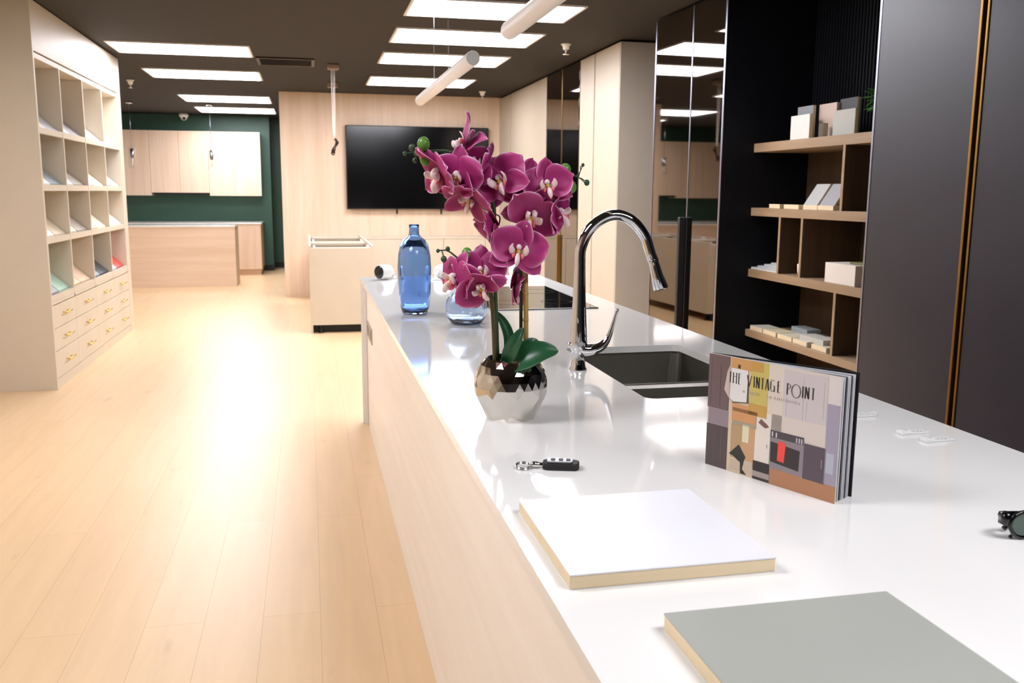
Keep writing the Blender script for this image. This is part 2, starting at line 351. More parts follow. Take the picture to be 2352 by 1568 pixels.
# ------------------------------------------------------------------ TV wall
t = thing('television', (1.48, 12.6, 1.18), 'large black flat television mounted on the pale oak wall', 'television')
obj('bezel', B(.508, 2.452, 12.575, 12.62, 1.185, 2.295), M_black, t, bevel=.006)
obj('screen', B(.52, 2.44, 12.571, 12.576, 1.2, 2.285), M_screen, t)
obj('wall_mount', B(1.0, 1.96, 12.62, 12.66, 1.5, 2.0), M_black, t)
for x in (1.17, 1.78): obj('pull_tab', B(x, x+.025, 12.6, 12.615, 1.12, 1.19), M_bronze, t, bevel=.003)
t = thing('low_sideboard', (1.5, 12.4, 0), 'low beige sideboard running along the oak wall under the television', 'sideboard')
obj('carcass', B(.1, 2.6, 12.22, 12.655, .08, .8), M_beige, t)
for x0, x1 in ((.1, .61), (.615, 1.188), (1.192, 1.763), (1.767, 2.335), (2.34, 2.6)): obj('door', B(x0, x1, 12.2, 12.22, .08, .8), M_beige, t, bevel=.002)
obj('top_panel', B(.1, 2.6, 12.195, 12.655, .8, .82), M_beige, t, bevel=.002)
obj('plinth', B(.12, 2.58, 12.26, 12.65, 0, .08), M_beige_in, t)

# open carcass standing on the floor
t = thing('cabinet_carcass', (.3, 10.4, 0), 'open-topped beige cabinet carcass on black feet between the island and the oak wall', 'cabinet')
y0, y1 = 9.30, 11.6
obj('side_panel', B(-.01, .012, y0, y1, 0, .885), M_beige, t, bevel=.001)
obj('side_panel', B(.606, .628, y0, y1, .085, .885), M_beige, t, bevel=.001)
obj('front_panel', B(.012, .606, y0+.002, y0+.02, .085, .86), M_beige, t, bevel=.001)
obj('back_panel', B(.012, .606, y1-.02, y1, .085, .885), M_beige, t)
obj('bottom_panel', B(.012, .606, y0+.02, y1-.02, .085, .103), M_beige_in, t)
for a in (y0+.03, y0+.95, y0+1.15, y1-.15): obj('stretcher', B(.012, .606, a, a+.1, .845, .863), M_beige, t, bevel=.001)
obj('middle_panel', B(.012, .606, y0+1.08, y0+1.1, .103, .86), M_beige_in, t)
for x in (.03, .566):
    for a in (y0+.05, y0+1.2): obj('corner_bracket', Bs((x, x+.022, a, a+.05, .863, .885), (x, x+.022, a+.05, a+.1, .863, .872)), M_whitepl, t, bevel=.002)
obj('plinth', B(.02, .6, y0+.09, y0+.11, 0, .085), M_black, t)
for x in (.09, .54):
    for a in (y0+.05, y1-.1):
        b = bmesh.new(); lathe(b, [(0, 0), (.028, 0), (.028, .012), (.016, .02), (.016, .07), (.03, .078), (.03, .085), (0, .085)], (x, a, 0), 16); obj('foot', b, M_rubber, t, True)

# ------------------------------------------------------------------ display unit on the left
t = thing('display_unit', (XL, 8.46, 0), 'tall beige display unit with sixteen cubbies over brass-handled drawers', 'display unit')
UY = [6.97, 7.62, 8.335, 9.06, 9.775]; YE = 9.94
DEP = -2.49
ROWS = [1.835, 1.44, 1.07, .655]     # height of each lip top
obj('side_panel', B(DEP, XL, UY[0]-.02, UY[0]+.012, 0, 2.70), M_beige, t, bevel=.0015)
obj('side_panel', B(DEP, XL, UY[4]-.01, UY[4]+.012, .6, 2.36), M_beige, t)
obj('filler_panel', B(DEP, XL, UY[4]+.012, YE, 0, 2.36), M_beige, t, bevel=.0015)
obj('header', B(DEP, XL, UY[0]+.012, YE, 2.36, 2.70), M_beige, t, bevel=.0015)
obj('top_rail', B(DEP, XL-.006, UY[0]+.012, UY[4]-.01, 2.315, 2.352), M_beige, t, bevel=.0015)
obj('back_panel', B(DEP, DEP+.02, UY[0], YE, .6, 2.36), M_beige_in, t)
for y in UY[1:4]: obj('divider', B(DEP+.02, XL, y-.011, y+.011, .6, 2.315), M_beige, t, bevel=.0015)
SL = math.tan(math.radians(42))
def slant(y0, y1, zl, x0, x1, lift, th):
    b = bmesh.new()
    z = lambda x: zl+(XL-.03-x)*SL+lift
    prism(b, [(x0, z(x0)), (x1, z(x1)), (x1, z(x1)+th), (x0, z(x0)+th)], 'y', y0, y1); return b
cols = [('c1', 'first'), ('c2', 'second'), ('c3', 'third'), ('c4', 'last')]
rows = ['top row', 'second row', 'third row', 'bottom row']
BC = {'white': '#e6e4e0', 'pale grey': '#cfd0d0', 'mauve grey': '#a79fa0', 'grey teal': '#8d9a9a', 'cream': '#e9dec4', 'blue grey': '#9fabb6', 'beige': '#d9c9ac', 'taupe': '#a59a8c',
      'peach': '#dcbda0', 'mint': '#a9c9b4', 'tan': '#dcb988', 'charcoal': '#3c3e44', 'slate': '#75808a', 'coral red': '#d2483c', 'ivory': '#efe9da', 'lavender grey': '#b9b9c6', 'mid grey': '#9a9a9a'}
BOARDS = [[('white', 'pale grey'), ('pale grey', 'mauve grey'), ('pale grey', 'white'), ('white', 'ivory')],
          [('white', 'grey teal'), ('pale grey', 'taupe'), ('lavender grey', 'cream'), ('blue grey', 'pale grey')],
          [('ivory', 'beige'), ('beige', 'taupe'), ('peach', 'cream'), ('cream', 'ivory')],
          [('mid grey', 'mint'), ('tan', 'peach'), ('slate', 'charcoal'), ('lavender grey', 'coral red')]]
for r, zl in enumerate(ROWS):
    for c in range(4):
        a, e = UY[c]+(.012 if c == 0 else .011), UY[c+1]-.011
        s = slant(a, e, zl-.012, DEP+.25, XL-.02, 0, .016)
        box(s, XL-.02, XL-.002, a, e, zl-.026, zl+.018)
        obj('shelf', s, M_beige, t, bevel=.001)
        for k in range(2):
            w2 = (e-a)/2; p, q = a+k*w2+.008, a+(k+1)*w2-.008
            cn = BOARDS[r][c][k]
            # boards lean on the sloping shelf, front edge against the lip
            x1 = XL-.034; x0 = x1-.24
            s = slant(p, q, zl-.012, x0, x1, .0165, .02)
            o = obj('sample_board', s, mat('board_'+cn.replace(' ', '_'), BC[cn], .45), None, bevel=.001, org=((x0+x1)/2, (p+q)/2, zl))
            tag(o, f"{cn} sample board, {'left' if k == 0 else 'right'} of two in the {cols[c][1]} cubby of the {rows[r]}", 'sample board', 'sample boards in the display cubbies')
ZD = [.075, .272, .435, .612]
obj('drawer_carcass', B(DEP, XL-.02, UY[0]+.012, UY[4]+.012, .075, .6), M_beige_in, t)
obj('drawer_rail', B(XL-.02, XL, UY[0]+.012, UY[4]+.012, .604, .628), M_beige, t)
obj('plinth', B(DEP, XL-.004, UY[0]+.012, YE, 0, .072), M_beige, t)
for r in range(3):
    for c in range(4):
        a, e = UY[c]+(.012 if c == 0 else .002), UY[c+1]-.002
        d = obj('drawer', B(XL-.02, XL, a, e, ZD[r]+.002, ZD[r+1]-.002), M_beige, t, bevel=.0015)
        h = bmesh.new(); ym = (a+e)/2; zm = (ZD[r]+ZD[r+1])/2+.005
        tube(h, [(XL+.03, ym-.1, zm), (XL+.03, ym+.1, zm)], .006, 12)
        for q in (-.06, .06): tube(h, [(XL-.001, ym+q, zm), (XL+.03, ym+q, zm)], .005, 10)
        obj('handle', h, M_brass, d, True)

# ------------------------------------------------------------------ tall units on the right
ZT = 2.69; XB = 3.31
def tall_cabinet(y0, y1, label, m=M_beige, doors=None, name='tall_cabinet', cat='cabinet', group=None, side=True, zt=ZT):
    t = thing(name, (XB, (y0+y1)/2, 0), label, cat, group)
    obj('carcass', B(XR+.021, XB, y0, y1, .06, zt), M_bronze if m is M_beige else m, t, bevel=.001)
    obj('plinth', B(XR+.06, XB, y0+.002, y1-.002, 0, .06), M_beige_in if m is M_beige else M_black, t)
    return t
M_beige_door = mat('beige_door_lacquer', '#bfb29f', .45)
M_greige = mat('greige_side', '#bcb2a4', .5)  # greyer tone than the doors, for the near end panel alone
G = 'tall beige cabinets along the right wall'
t = tall_cabinet(7.62, 8.31, 'tall beige cabinet at the near end of the run, its greyer side facing the island', group=G); obj('door', B(XR, XR+.02, 7.622, 8.298, .06, ZT), M_beige_door, t, bevel=.0015); obj('side_panel', B(XR+.002, XB, 7.60, 7.619, 0, ZT), M_greige, t, bevel=.001)
t = tall_cabinet(8.312, 8.79, 'narrow tall beige cabinet between the smoked glass doors and the near end cabinet', group=G); obj('door', B(XR, XR+.02, 8.326, 8.774, .06, ZT), M_beige_door, t, bevel=.0015)
t = tall_cabinet(8.792, 10.06, 'tall cabinet with two smoked mirror doors and a gold strip in the beige run', M_beige, name='glass_cabinet')
for y0, y1 in ((8.804, 9.402), (9.433, 10.055)): obj('door', B(XR, XR+.02, y0, y1, .06, ZT), M_mirror, t, bevel=.001)
obj('gold_strip', B(XR-.004, XR+.02, 9.407, 9.428, .06, ZT), M_gold, t)
obj('handle', Bs((XR-.03, XR-.004, 9.435, 9.465, .12, .98)), M_gold, t, bevel=.003)
t = tall_cabinet(10.062, 11.935, 'widest tall beige cabinet, beyond the smoked glass doors', group=G); obj('door', B(XR, XR+.02, 10.08, 11.912, .06, ZT), M_beige_door, t, bevel=.0015)
t = tall_cabinet(11.937, 12.655, 'tall beige cabinet in the corner against the oak television wall', group=G); obj('door', B(XR, XR+.02, 11.958, 12.655, .06, ZT), M_beige_door, t, bevel=.0015)

# mirror wardrobe
NY = 5.55
t = thing('mirror_wardrobe', (XB, 6.1, 0), 'tall wardrobe with two smoked mirror doors and a black bar handle', 'wardrobe')
obj('carcass', B(XR+.021, XB, NY+.03, 6.68, .05, ZT), M_navy_dark, t)
def toed(ya, yb, d0=0, d1=.02):
    X_ = lambda y: XR-(y-NY-.03)*.035
    b = bmesh.new(); prism(b, [(X_(ya)+d0, ya), (X_(yb)+d0, yb), (X_(yb)+d1, yb), (X_(ya)+d1, ya)], 'z', .05, ZT); return b
obj('door', toed(NY+.034, 6.035), M_mirror, t)
obj('door', toed(6.05, 6.66), M_mirror, t)
obj('door_frame', toed(6.66, 6.68, -.003), M_alu, t); obj('door_frame', toed(6.036, 6.049, -.003), M_alu, t)
obj('handle', B(XR-.065, XR-.022, 6.05, 6.09, .25, 1.26), M_black, t, bevel=.004)
obj('plinth', B(XR+.05, XB, NY+.04, 6.67, 0, .05), M_black, t)

# open shelf niche
SY0 = 3.945; XS = 2.842; XBK = 3.235
t = thing('shelf_niche', (XB, 4.75, 0), 'open navy shelving niche with four oak shelves and a ribbed dark back', 'shelving unit')
obj('side_panel', B(XR, XB, NY, NY+.022, 0, ZT), M_navy_dark, t)
obj('edge_strip', B(XR-.004, XR+.004, NY+.0, NY+.022, 0, ZT), M_alu, t, bevel=.001)
obj('side_panel', B(XR+.03, XB, SY0-.022, SY0, 0, ZT), M_navy_dark, t)
rb = bmesh.new()
box(rb, XBK+.012, XB, SY0, NY, 1.75, ZT)
n = 50
for i in range(n):
    y = SY0+(NY-SY0)*(i+.5)/n; prism(rb, [(XBK+.012, y-.011), (XBK, y-.007), (XBK, y+.007), (XBK+.012, y+.011)], 'z', 1.75, ZT)
obj('ribbed_back', rb, M_navy_dark, t)
obj('back_panel', B(XBK, XB, SY0, NY, 0, 1.75), M_walnut, t)
ZS = [(1.692, 1.748), (1.285, 1.337), (.885, .936), (.487, .532)]
for a, b_ in ZS: obj('shelf', B(XS, XBK, SY0, NY, a, b_), M_shelfwood, t, bevel=.0015)
for y, z0, z1 in ((4.512, 1.337, 1.692), (5.167, .936, 1.285), (4.905, .936, 1.285), (4.515, .532, .885)):
    d = obj('divider', B(XS+.004, XBK, y-.011, y+.011, z0, z1), M_walnut, t); obj('edge_band', B(XS, XS+.004, y-.011, y+.011, z0, z1), M_shelfwood, d)
obj('bottom_panel', B(XS, XBK, SY0, NY, .06, .1), M_navy_dark, t)

# navy tall doors
def navy_cabinet(y0, y1, label, z=ZT):
    t = thing('navy_cabinet', (XB, (y0+y1)/2, 0), label, 'cabinet', 'navy tall cabinets at the near right')
    obj('carcass', B(XR+.023, XB, y0, y1, .05, z), M_navy_dark, t)
    obj('door', B(XR, XR+.022, y0, y1-.002, .05, z), M_navy, t, bevel=.002)
    obj('plinth', B(XR+.05, XB, y0, y1, 0, .05), M_black, t)
    return t
t = navy_cabinet(3.268, 3.922, 'navy tall cabinet between the shelving niche and the gold strip')
obj('edge_trim', B(XR-.002, XR+.022, 3.921, 3.934, .05, ZT), M_alu, t)
t = thing('gold_trim', (XB, 3.24, 0), 'pair of gold strips with a dark channel between the two navy doors', 'trim strip')
obj('channel', B(XR+.025, XB, 3.214, 3.266, 0, ZT), M_bronze, t)
obj('strip', B(XR-.004, XR+.025, 3.252, 3.266, 0, ZT), M_gold, t, bevel=.002)
obj('strip', B(XR-.004, XR+.025, 3.214, 3.226, 0, ZT), M_gold, t, bevel=.002)
navy_cabinet(2.56, 3.212, 'navy tall cabinet at the right edge of the picture, past the gold strip')

# ------------------------------------------------------------------ things in the niche
G = 'sample boards on the niche shelves'
def panel_yz(name, x, y0, y1, z0, z1, th, color, label, lean=0, cat='sample board', group=G, core=True):
    """board standing on a shelf, its face towards -x; lean moves its top backwards"""
    b = bmesh.new(); prism(b, [(x, z0), (x+lean, z1), (x+lean+th, z1), (x+th, z0)], 'y', y0, y1)
    m = mat('niche_'+color.lstrip('#'), color, .5)
    t = obj(name, b, [m], None, bevel=.001, org=(x, (y0+y1)/2, z0)); tag(t, label, cat, group)
    if core:
        c = bmesh.new(); prism(c, [(x+.002, z0+.002), (x+lean+.002, z1-.002), (x+lean+th-.002, z1-.002), (x+th-.002, z0+.002)], 'y', y0-.0012, y0+.002)
        obj('core_edge', c, M_mdf, t)
    return t
z = 1.748 + .0004
panel_yz('sample_board', 2.90, 4.985, 5.20, z, 1.895, .022, '#e9e6dd', 'white sample board standing at the left of the top niche shelf')
panel_yz('sample_board', 2.945, 5.03, 5.205, z, 1.95, .02, '#8e9293', 'grey sample board standing behind the white one on the top niche shelf')
panel_yz('sample_board', 2.98, 4.835, 5.02, z, 1.95, .02, '#cdb8a8', 'pinkish beige sample board standing on the top niche shelf')
panel_yz('sample_board', 2.925, 4.56, 4.775, z, 1.893, .022, '#b3b3aa', 'grey green sample board standing at the right of the top niche shelf')
panel_yz('sample_board', 3.0, 4.66, 4.832, z, 1.965, .02, '#3e3e44', 'charcoal sample board behind the grey green one on the top niche shelf')
panel_yz('sample_block', 2.915, 4.855, 4.905, z, 1.832, .03, '#5a4b42', 'small dark block in front of the pinkish beige board on the top shelf', cat='block')
# trailing plant at the near end of the top shelf
t = thing('potted_plant', (2.95, 4.24, z), 'small green leafy plant peeking out beside the navy door on the top shelf', 'plant')
b = bmesh.new(); lathe(b, [(0, 0), (.045, 0), (.058, .09), (.053, .09), (.042, .01), (0, .01)], (2.95, 4.24, z), 20); obj('pot', b, M_navy_dark, t, True)
b = bmesh.new()
for i in range(150):
    a = random.uniform(0, 2*PI); el = random.uniform(-.5, 1.4); L = random.uniform(.05, .135)
    d = Vector((math.cos(a)*math.cos(el), math.sin(a)*math.cos(el)*1.25, math.sin(el)*.9)); p0 = Vector((2.95, 4.235, z+.15)); p = p0+d*L
    sd = d.cross(Vector((0, 0, 1))).normalized()*.015; dd = (d+Vector((0, 0, random.uniform(-.9, .1)))).normalized(); nrm = sd.cross(dd).normalized()*.005
    vs_ = [b.verts.new(q) for q in (p-dd*.03, p+sd-nrm, p+dd*.036, p-sd-nrm, p+nrm)]
    for f in ((0, 1, 4), (1, 2, 4), (2, 3, 4), (3, 0, 4)): b.faces.new([vs_[k] for k in f])
for i in range(14):
    a = i*2*PI/14; tube(b, [Vector((2.95, 4.235, z+.085)), Vector((2.95+.03*math.cos(a), 4.235+.03*math.sin(a), z+.13)), Vector((2.95+.09*math.cos(a), 4.235+.1*math.sin(a), z+.17))], .002, 5)
obj('foliage', b, mat('plant_green', '#3f7a2c', .5), t)
# second shelf
z = 1.337 + .0004
for y0, y1, l in ((5.20, 5.335, 'pale thin block lying first from the left at the front of the second niche shelf'), (4.975, 5.15, 'tan thin block lying second from the left on the second niche shelf'),
                  (4.77, 4.925, 'tan thin block lying third from the left under the leaning boards, second shelf'), (4.605, 4.765, 'tan thin block lying last on the right of the second niche shelf')):
    o = obj('sample_block', B(2.855, 2.89, y0, y1, z, z+.026), M_mdf, None, bevel=.001, org=(2.87, (y0+y1)/2, z)); tag(o, l, 'block', 'small blocks on the second niche shelf')
panel_yz('sample_board', 2.895, 4.87, 5.02, z, 1.487, .02, '#b5b6b2', 'light grey board leaning on the left of a pair on the second niche shelf', .1)
panel_yz('sample_board', 2.895, 4.69, 4.845, z, 1.487, .02, '#9d9b9f', 'mid grey board leaning on the right of a pair on the second niche shelf', .1)
panel_yz('sample_board', 3.02, 4.60, 4.80, z, 1.48, .02, '#3d5152', 'dark teal board standing behind the leaning pair on the second niche shelf', .05)
# third shelf
z = .936 + .0004
for i, (dx, dz) in enumerate(((0, 0), (.012, .014), (.024, .028), (.036, .042))):
    yy = 5.545-.34*.0-i*.065
    o = obj('sample_chip', B(2.856+dx, 2.97+dx, 5.19, yy-.008, z+dz, z+dz+.013), mat('chip_%d' % i, ('#d5d3cf', '#c2c8cb', '#c9ccce', '#b9c0c6')[i], .5), None, bevel=.001, org=(2.9, 5.35, z+dz))
    tag(o, ('white flat sample chip at the bottom of a stepped stack on the third niche shelf', 'pale blue grey chip, second from the bottom of the third niche shelf stack',
            'light grey chip, third up in the stepped stack on the third niche shelf', 'grey blue chip topping the stepped stack on the third niche shelf')[i], 'sample chip', 'stepped stack of sample chips on the third niche shelf')
t = thing('paper_roll', (2.885, 4.965, z), 'small white rolled paper standing by a divider on the third niche shelf', 'paper')
b = bmesh.new(); lathe(b, [(.016, 0), (.024, .03), (.026, .075), (.024, .075), (.022, .03), (.014, 0)], (2.89, 4.962, z), 18, True); obj('roll', b, M_whitepl, t, True)
t = thing('storage_box', (2.93, 4.49, z), 'white rectangular box on the third niche shelf with an olive lid showing', 'box')
obj('body', B(2.85, 3.0, 4.345, 4.64, z, z+.112), mat('white_card', '#e8e0d6', .5), t, bevel=.002)
obj('lid', B(2.9, 3.03, 4.335, 4.48, z+.112, z+.125), mat('olive_card', '#6d6839', .5), t, bevel=.002)
# bottom shelf
z = .532 + .0004
cl = ['#d9d4c4', '#e0d2b0', '#d8cdb2', '#cfc9b6', '#d6ccb4']
lb = ['leftmost', 'second from the left', 'middle', 'fourth from the left', 'rightmost']
for i, (y0, y1) in enumerate(((5.345, 5.51), (5.165, 5.335), (4.97, 5.145), (4.795, 4.958), (4.585, 4.745))):
    t = obj('sample_block', B(2.856, 2.99, y0, y1, z, z+.03), mat('flat_%d' % i, cl[i], .5), None, bevel=.001, org=(2.92, (y0+y1)/2, z))
    tag(t, f'cream flat block, {lb[i]} in the front row on the lowest niche shelf', 'block', 'flat blocks on the lowest niche shelf')
    obj('core_edge', B(2.8552, 2.857, y0+.003, y1-.003, z+.003, z+.027), M_mdf, t)
for i, (x0, x1, y0, y1, z0, c, l) in enumerate(((3.0, 3.12, 5.02, 5.26, z, '#a9adaa', 'grey flat block lying behind the front row at the left of the lowest niche shelf'), (3.0, 3.11, 4.62, 4.98, z, '#b7b19d', 'olive grey flat block lying behind the front row at the right of the lowest shelf'),
                                           (3.005, 3.1, 5.05, 5.24, z+.03, '#9aa3a6', 'blue grey flat block stacked on the grey one on the lowest niche shelf'), (2.88, 2.985, 4.66, 4.92, z+.03, '#c3c0b6', 'light grey flat block lying on top of the front row on the lowest niche shelf'))):
    o = obj('sample_block', B(x0, x1, y0, y1, z0, z0+.03), mat('flatb_%d' % i, c, .5), None, bevel=.001, org=((x0+x1)/2, (y0+y1)/2, z0)); tag(o, l, 'block', 'flat blocks on the lowest niche shelf')

# ------------------------------------------------------------------ the island
IX0, IX1, IY0, IY1 = .292, 1.41, .25, 5.60
t = thing('island_cabinet', (.85, 2.9, 0), 'long pale oak island cabinet carrying the white worktop', 'kitchen island')
obj('carcass', Bs((.345, 1.36, .3, 2.0, .0, .885), (.345, 1.36, 3.0, 5.53, .0, .885), (.345, 1.36, 2.0, 3.0, 0, .6), (.345, .7, 2.0, 3.0, .6, .885), (1.33, 1.36, 2.0, 3.0, .6, .885)), M_oak_y, t)
ys = [.3, 3.33, 5.53]
for a, c in zip(ys, ys[1:]): obj('side_panel', B(.327, .345, a+.001, c-.001, .0, .885), M_oak_y, t, bevel=.001)
obj('far_end_panel', Bs((.294, 1.405, 5.56, 5.60, 0, .888)), M_white, t, bevel=.001)
obj('end_strip', B(.306, .326, 5.532, 5.558, 0, .885), M_whitemetal, t)
o = obj('socket_plate', B(.322, .327, 5.06, 5.44, .575, .665), mat('grey_plate', '#a39a90', .4), t, bevel=.001)
obj('socket', Bs((.3205, .3225, 5.1, 5.2, .595, .645), (.3205, .3225, 5.29, 5.4, .595, .645)), mat('grey_socket', '#7d766e', .5), o)
# worktop with the sink cut-out
SX0, SX1, SYA, SYB = .828, 1.238, 2.13, 2.905
wt = bmesh.new()
zb, zt = .888, TOP
hole = [(SX0, SYA), (SX1, SYA), (SX1, SYB), (SX0, SYB)]
hole_r = rrect((SX0+SX1)/2, (SYA+SYB)/2, SX1-SX0, SYB-SYA, .03, 6)
cor = [(IX1, IY1), (IX0, IY1), (IX0, IY0), (IX1, IY0)]
nh = len(hole_r); q = nh//4
for zz, flip in ((zt, False), (zb, True)):
    H = [wt.verts.new((x, y, zz)) for x, y in hole_r]; C = [wt.verts.new((x, y, zz)) for x, y in cor]
    for k in range(4):
        for i in range(q-1):
            f = [C[k], H[k*q+i+1], H[k*q+i]]; wt.faces.new(f)
        f = [C[k], C[(k+1) % 4], H[((k+1)*q) % nh], H[k*q+q-1]]; wt.faces.new(f)
    if not flip: HT, CT = H, C
    else: HB, CB = H, C
for A, Bv in ((HT, HB), (CT, CB)):
    m_ = len(A)
    for i in range(m_): wt.faces.new((A[i], A[(i+1) % m_], Bv[(i+1) % m_], Bv[i]))
o = obj('island_worktop', wt, M_white, None, org=(.85, 2.9, zb)); tag(o, 'long white quartz worktop on the island with a sink cut-out', 'worktop')
# sink
t = thing('kitchen_sink', (1.033, 2.52, .66), 'undermount steel sink with two bowls set into the white island', 'sink')
def basin(y0, y1, depth, name):
    b = bmesh.new(); cx, cy = (SX0+SX1)/2, (y0+y1)/2; x0, x1 = SX0-.012, SX1+.012
    P0 = rrect(cx, cy, x1-x0, y1-y0, .035, 5); P1 = rrect(cx, cy, x1-x0-.02, y1-y0-.02, .045, 5); P2 = rrect(cx, cy, x1-x0-.1, y1-y0-.1, .04, 5)
    rings = [[b.verts.new((x, y, z)) for x, y in P] for P, z in ((P0, zb-.001), (P1, zb-depth+.03), (P2, zb-depth))]
    for A, C in zip(rings, rings[1:]):
        for i in range(len(A)): b.faces.new((A[i], A[(i+1) % len(A)], C[(i+1) % len(A)], C[i]))
    b.faces.new(rings[-1])
    o = obj(name, b, M_steel, t, False); sm = o.modifiers.new('skin', 'SOLIDIFY'); sm.thickness = .0015
    d = bmesh.new(); lathe(d, [(0, .0), (.03, .001), (.042, .004), (.045, .002), (.045, 0)], (cx, cy, zb-depth+.002), 20); obj('drain', d, M_chrome, o, True)
basin(2.415, SYB+.012, .21, 'basin'); basin(SYA-.012, 2.35, .21, 'basin')
obj('divider', B(SX0-.01, SX1+.01, 2.3515, 2.4135, zb-.03, zb-.004), mat('polished_rim', '#d2d0cb', .3, .7), t, bevel=.006, seg=3)
# induction hob
t = thing('induction_hob', (1.03, 4.39, TOP), 'black glass induction hob set on the far part of the white island', 'hob')
obj('glass_top', B(.775, 1.272, 3.905, 4.87, TOP, TOP+.005), M_blackglass, t, bevel=.002)
for x, y, r in ((.9, 4.15, .09), (1.14, 4.15, .075), (.9, 4.6, .075), (1.14, 4.6, .1)):
    b = bmesh.new(); lathe(b, [(r, .0), (r, .0004), (r-.003, .0004), (r-.003, 0)], (x, y, TOP+.0051), 40, True); obj('cooking_zone', b, mat('zone_grey', '#3a3a3c', .2), t)
# faucet
fy = 2.53; fx = .764
t = thing('kitchen_faucet', (fx, fy, TOP), 'tall chrome gooseneck faucet with a side lever beside the sink', 'faucet')
b = bmesh.new(); lathe(b, [(0, 0), (.0262, 0), (.0262, .004), (.022, .012), (.0205, .03), (.0185, .045), (.0205, .06), (.0255, .066), (.0262, .075), (.0255, .09), (.022, .15), (.0185, .22), (.0165, .3), (.0158, .33)], (fx, fy, TOP), 36)
obj('body', b, M_chrome, t, True)
b = bmesh.new()
tube(b, [(fx, fy, 1.235), (.767, fy, 1.272), (.789, fy-.004, 1.322), (.828, fy-.01, 1.355), (.868, fy-.016, 1.365), (.911, fy-.023, 1.349), (.948, fy-.03, 1.306), (.968, fy-.034, 1.252), (.976, fy-.036, 1.232)],
     [.0158]*9, 24, 6); obj('spout', b, M_chrome, t, True)
b = bmesh.new(); tube(b, [(.974, fy-.0355, 1.238), (.977, fy-.036, 1.228), (.986, fy-.039, 1.195), (.999, fy-.042, 1.155), (1.0, fy-.042, 1.152)], [.0165, .0155, .0175, .0225, .021], 24)
obj('spray_head', b, M_chrome, t, True, .0015)
b = bmesh.new(); tube(b, [(.755, fy, .975), (.79, fy-.004, .971), (.815, fy-.01, .975), (.835, fy-.016, .987), (.85, fy-.02, 1.01), (.862, fy-.023, 1.05), (.873, fy-.026, 1.094)], [.02, .0185, .0165, .013, .0085, .006, .0045], 18, 5)
obj('lever', b, M_chrome, t, True)
b = bmesh.new(); tube(b, [(.758, fy-.002, .966), (.74, fy, .984), (.733, fy, .992)], [.008, .006, .005], 12); obj('spray_button', b, M_chrome, t, True)

# ------------------------------------------------------------------ glass on the island
t = thing('glass_bottle', (.434, 3.86, TOP), 'tall deep blue glass bottle vase with a short neck on the island', 'vase')
prof = [(0, 0), (.050, 0), (.056, .006), (.062, .03), (.068, .08), (.0715, .14), (.072, .2), (.069, .25), (.061, .29), (.048, .315), (.03, .328), (.0225, .338), (.0205, .36), (.0215, .376), (.0225, .38)]
inn = [(.0185, .38), (.0175, .36), (.0185, .338), (.027, .323), (.044, .31), (.0575, .286), (.0655, .248), (.0685, .2), (.068, .14), (.0645, .08), (.058, .03), (.05, .014), (0, .012)]
b = bmesh.new(); lathe(b, prof+inn, (.434, 3.875, TOP), 48); obj('body', b, M_bottle, t, True)
t = thing('round_vase', (.6, 3.53, TOP), 'squat round pale blue glass vase behind the lower orchid blooms', 'vase')
prof = [(0, 0), (.055, 0), (.066, .008), (.08, .035), (.0835, .065), (.079, .095), (.062, .122), (.042, .135), (.034, .145), (.036, .158)]
inn = [(.032, .158), (.0305, .144), (.0395, .132), (.059, .119), (.0755, .094), (.08, .065), (.0765, .036), (.063, .014), (.05, .009), (0, .008)]
b = bmesh.new(); lathe(b, prof+inn, (.6, 3.53, TOP), 48); obj('body', b, M_vase, t, True)

# white cameras at the far end of the island
def camera(x, y, d, label, lens=True):
    t = thing('security_camera', (x, y, TOP), label, 'security camera', 'white cameras at the far end of the island')
    d = Vector(d).normalized(); c = Vector((x, y, TOP+.046))
    b = bmesh.new(); tube(b, [c-d*.05, c-d*.046, c-d*.03, c+d*.03, c+d*.046], [.018, .03, .041, .043, .042], 28); obj('body', b, M_whitepl, t, True)
    b = bmesh.new(); tube(b, [c+d*.0462, c+d*.049, c+d*.052], [.0385, .0375, .03], 28); f = obj('front_glass', b, M_blackglass, t, True)
    b = bmesh.new(); tube(b, [c+d*.0521, c+d*.0545], [.012, .011], 18); obj('lens', b, M_black, f, True)
    b = bmesh.new(); lathe(b, [(0, 0), (.03, 0), (.03, .006), (.012, .012), (.01, .02), (0, .02)], (c.x-d.x*.075, c.y-d.y*.075, TOP), 20)
    tube(b, [(c.x-d.x*.075, c.y-d.y*.075, TOP+.018), (c.x-d.x*.07, c.y-d.y*.07, TOP+.035), c-d*.045], .009, 12); obj('stand', b, M_whitepl, t, True)
camera(.43, 5.42, (-.75, -.62, 0), 'white camera with a dark lens at the left far corner of the island')
camera(.77, 5.4, (.6, .8, 0), 'white camera turned away, between the blue bottle and the orchid blooms')
camera(1.22, 5.36, (.1, -1, 0), 'white camera with a dark lens seen between the two orchid stems')

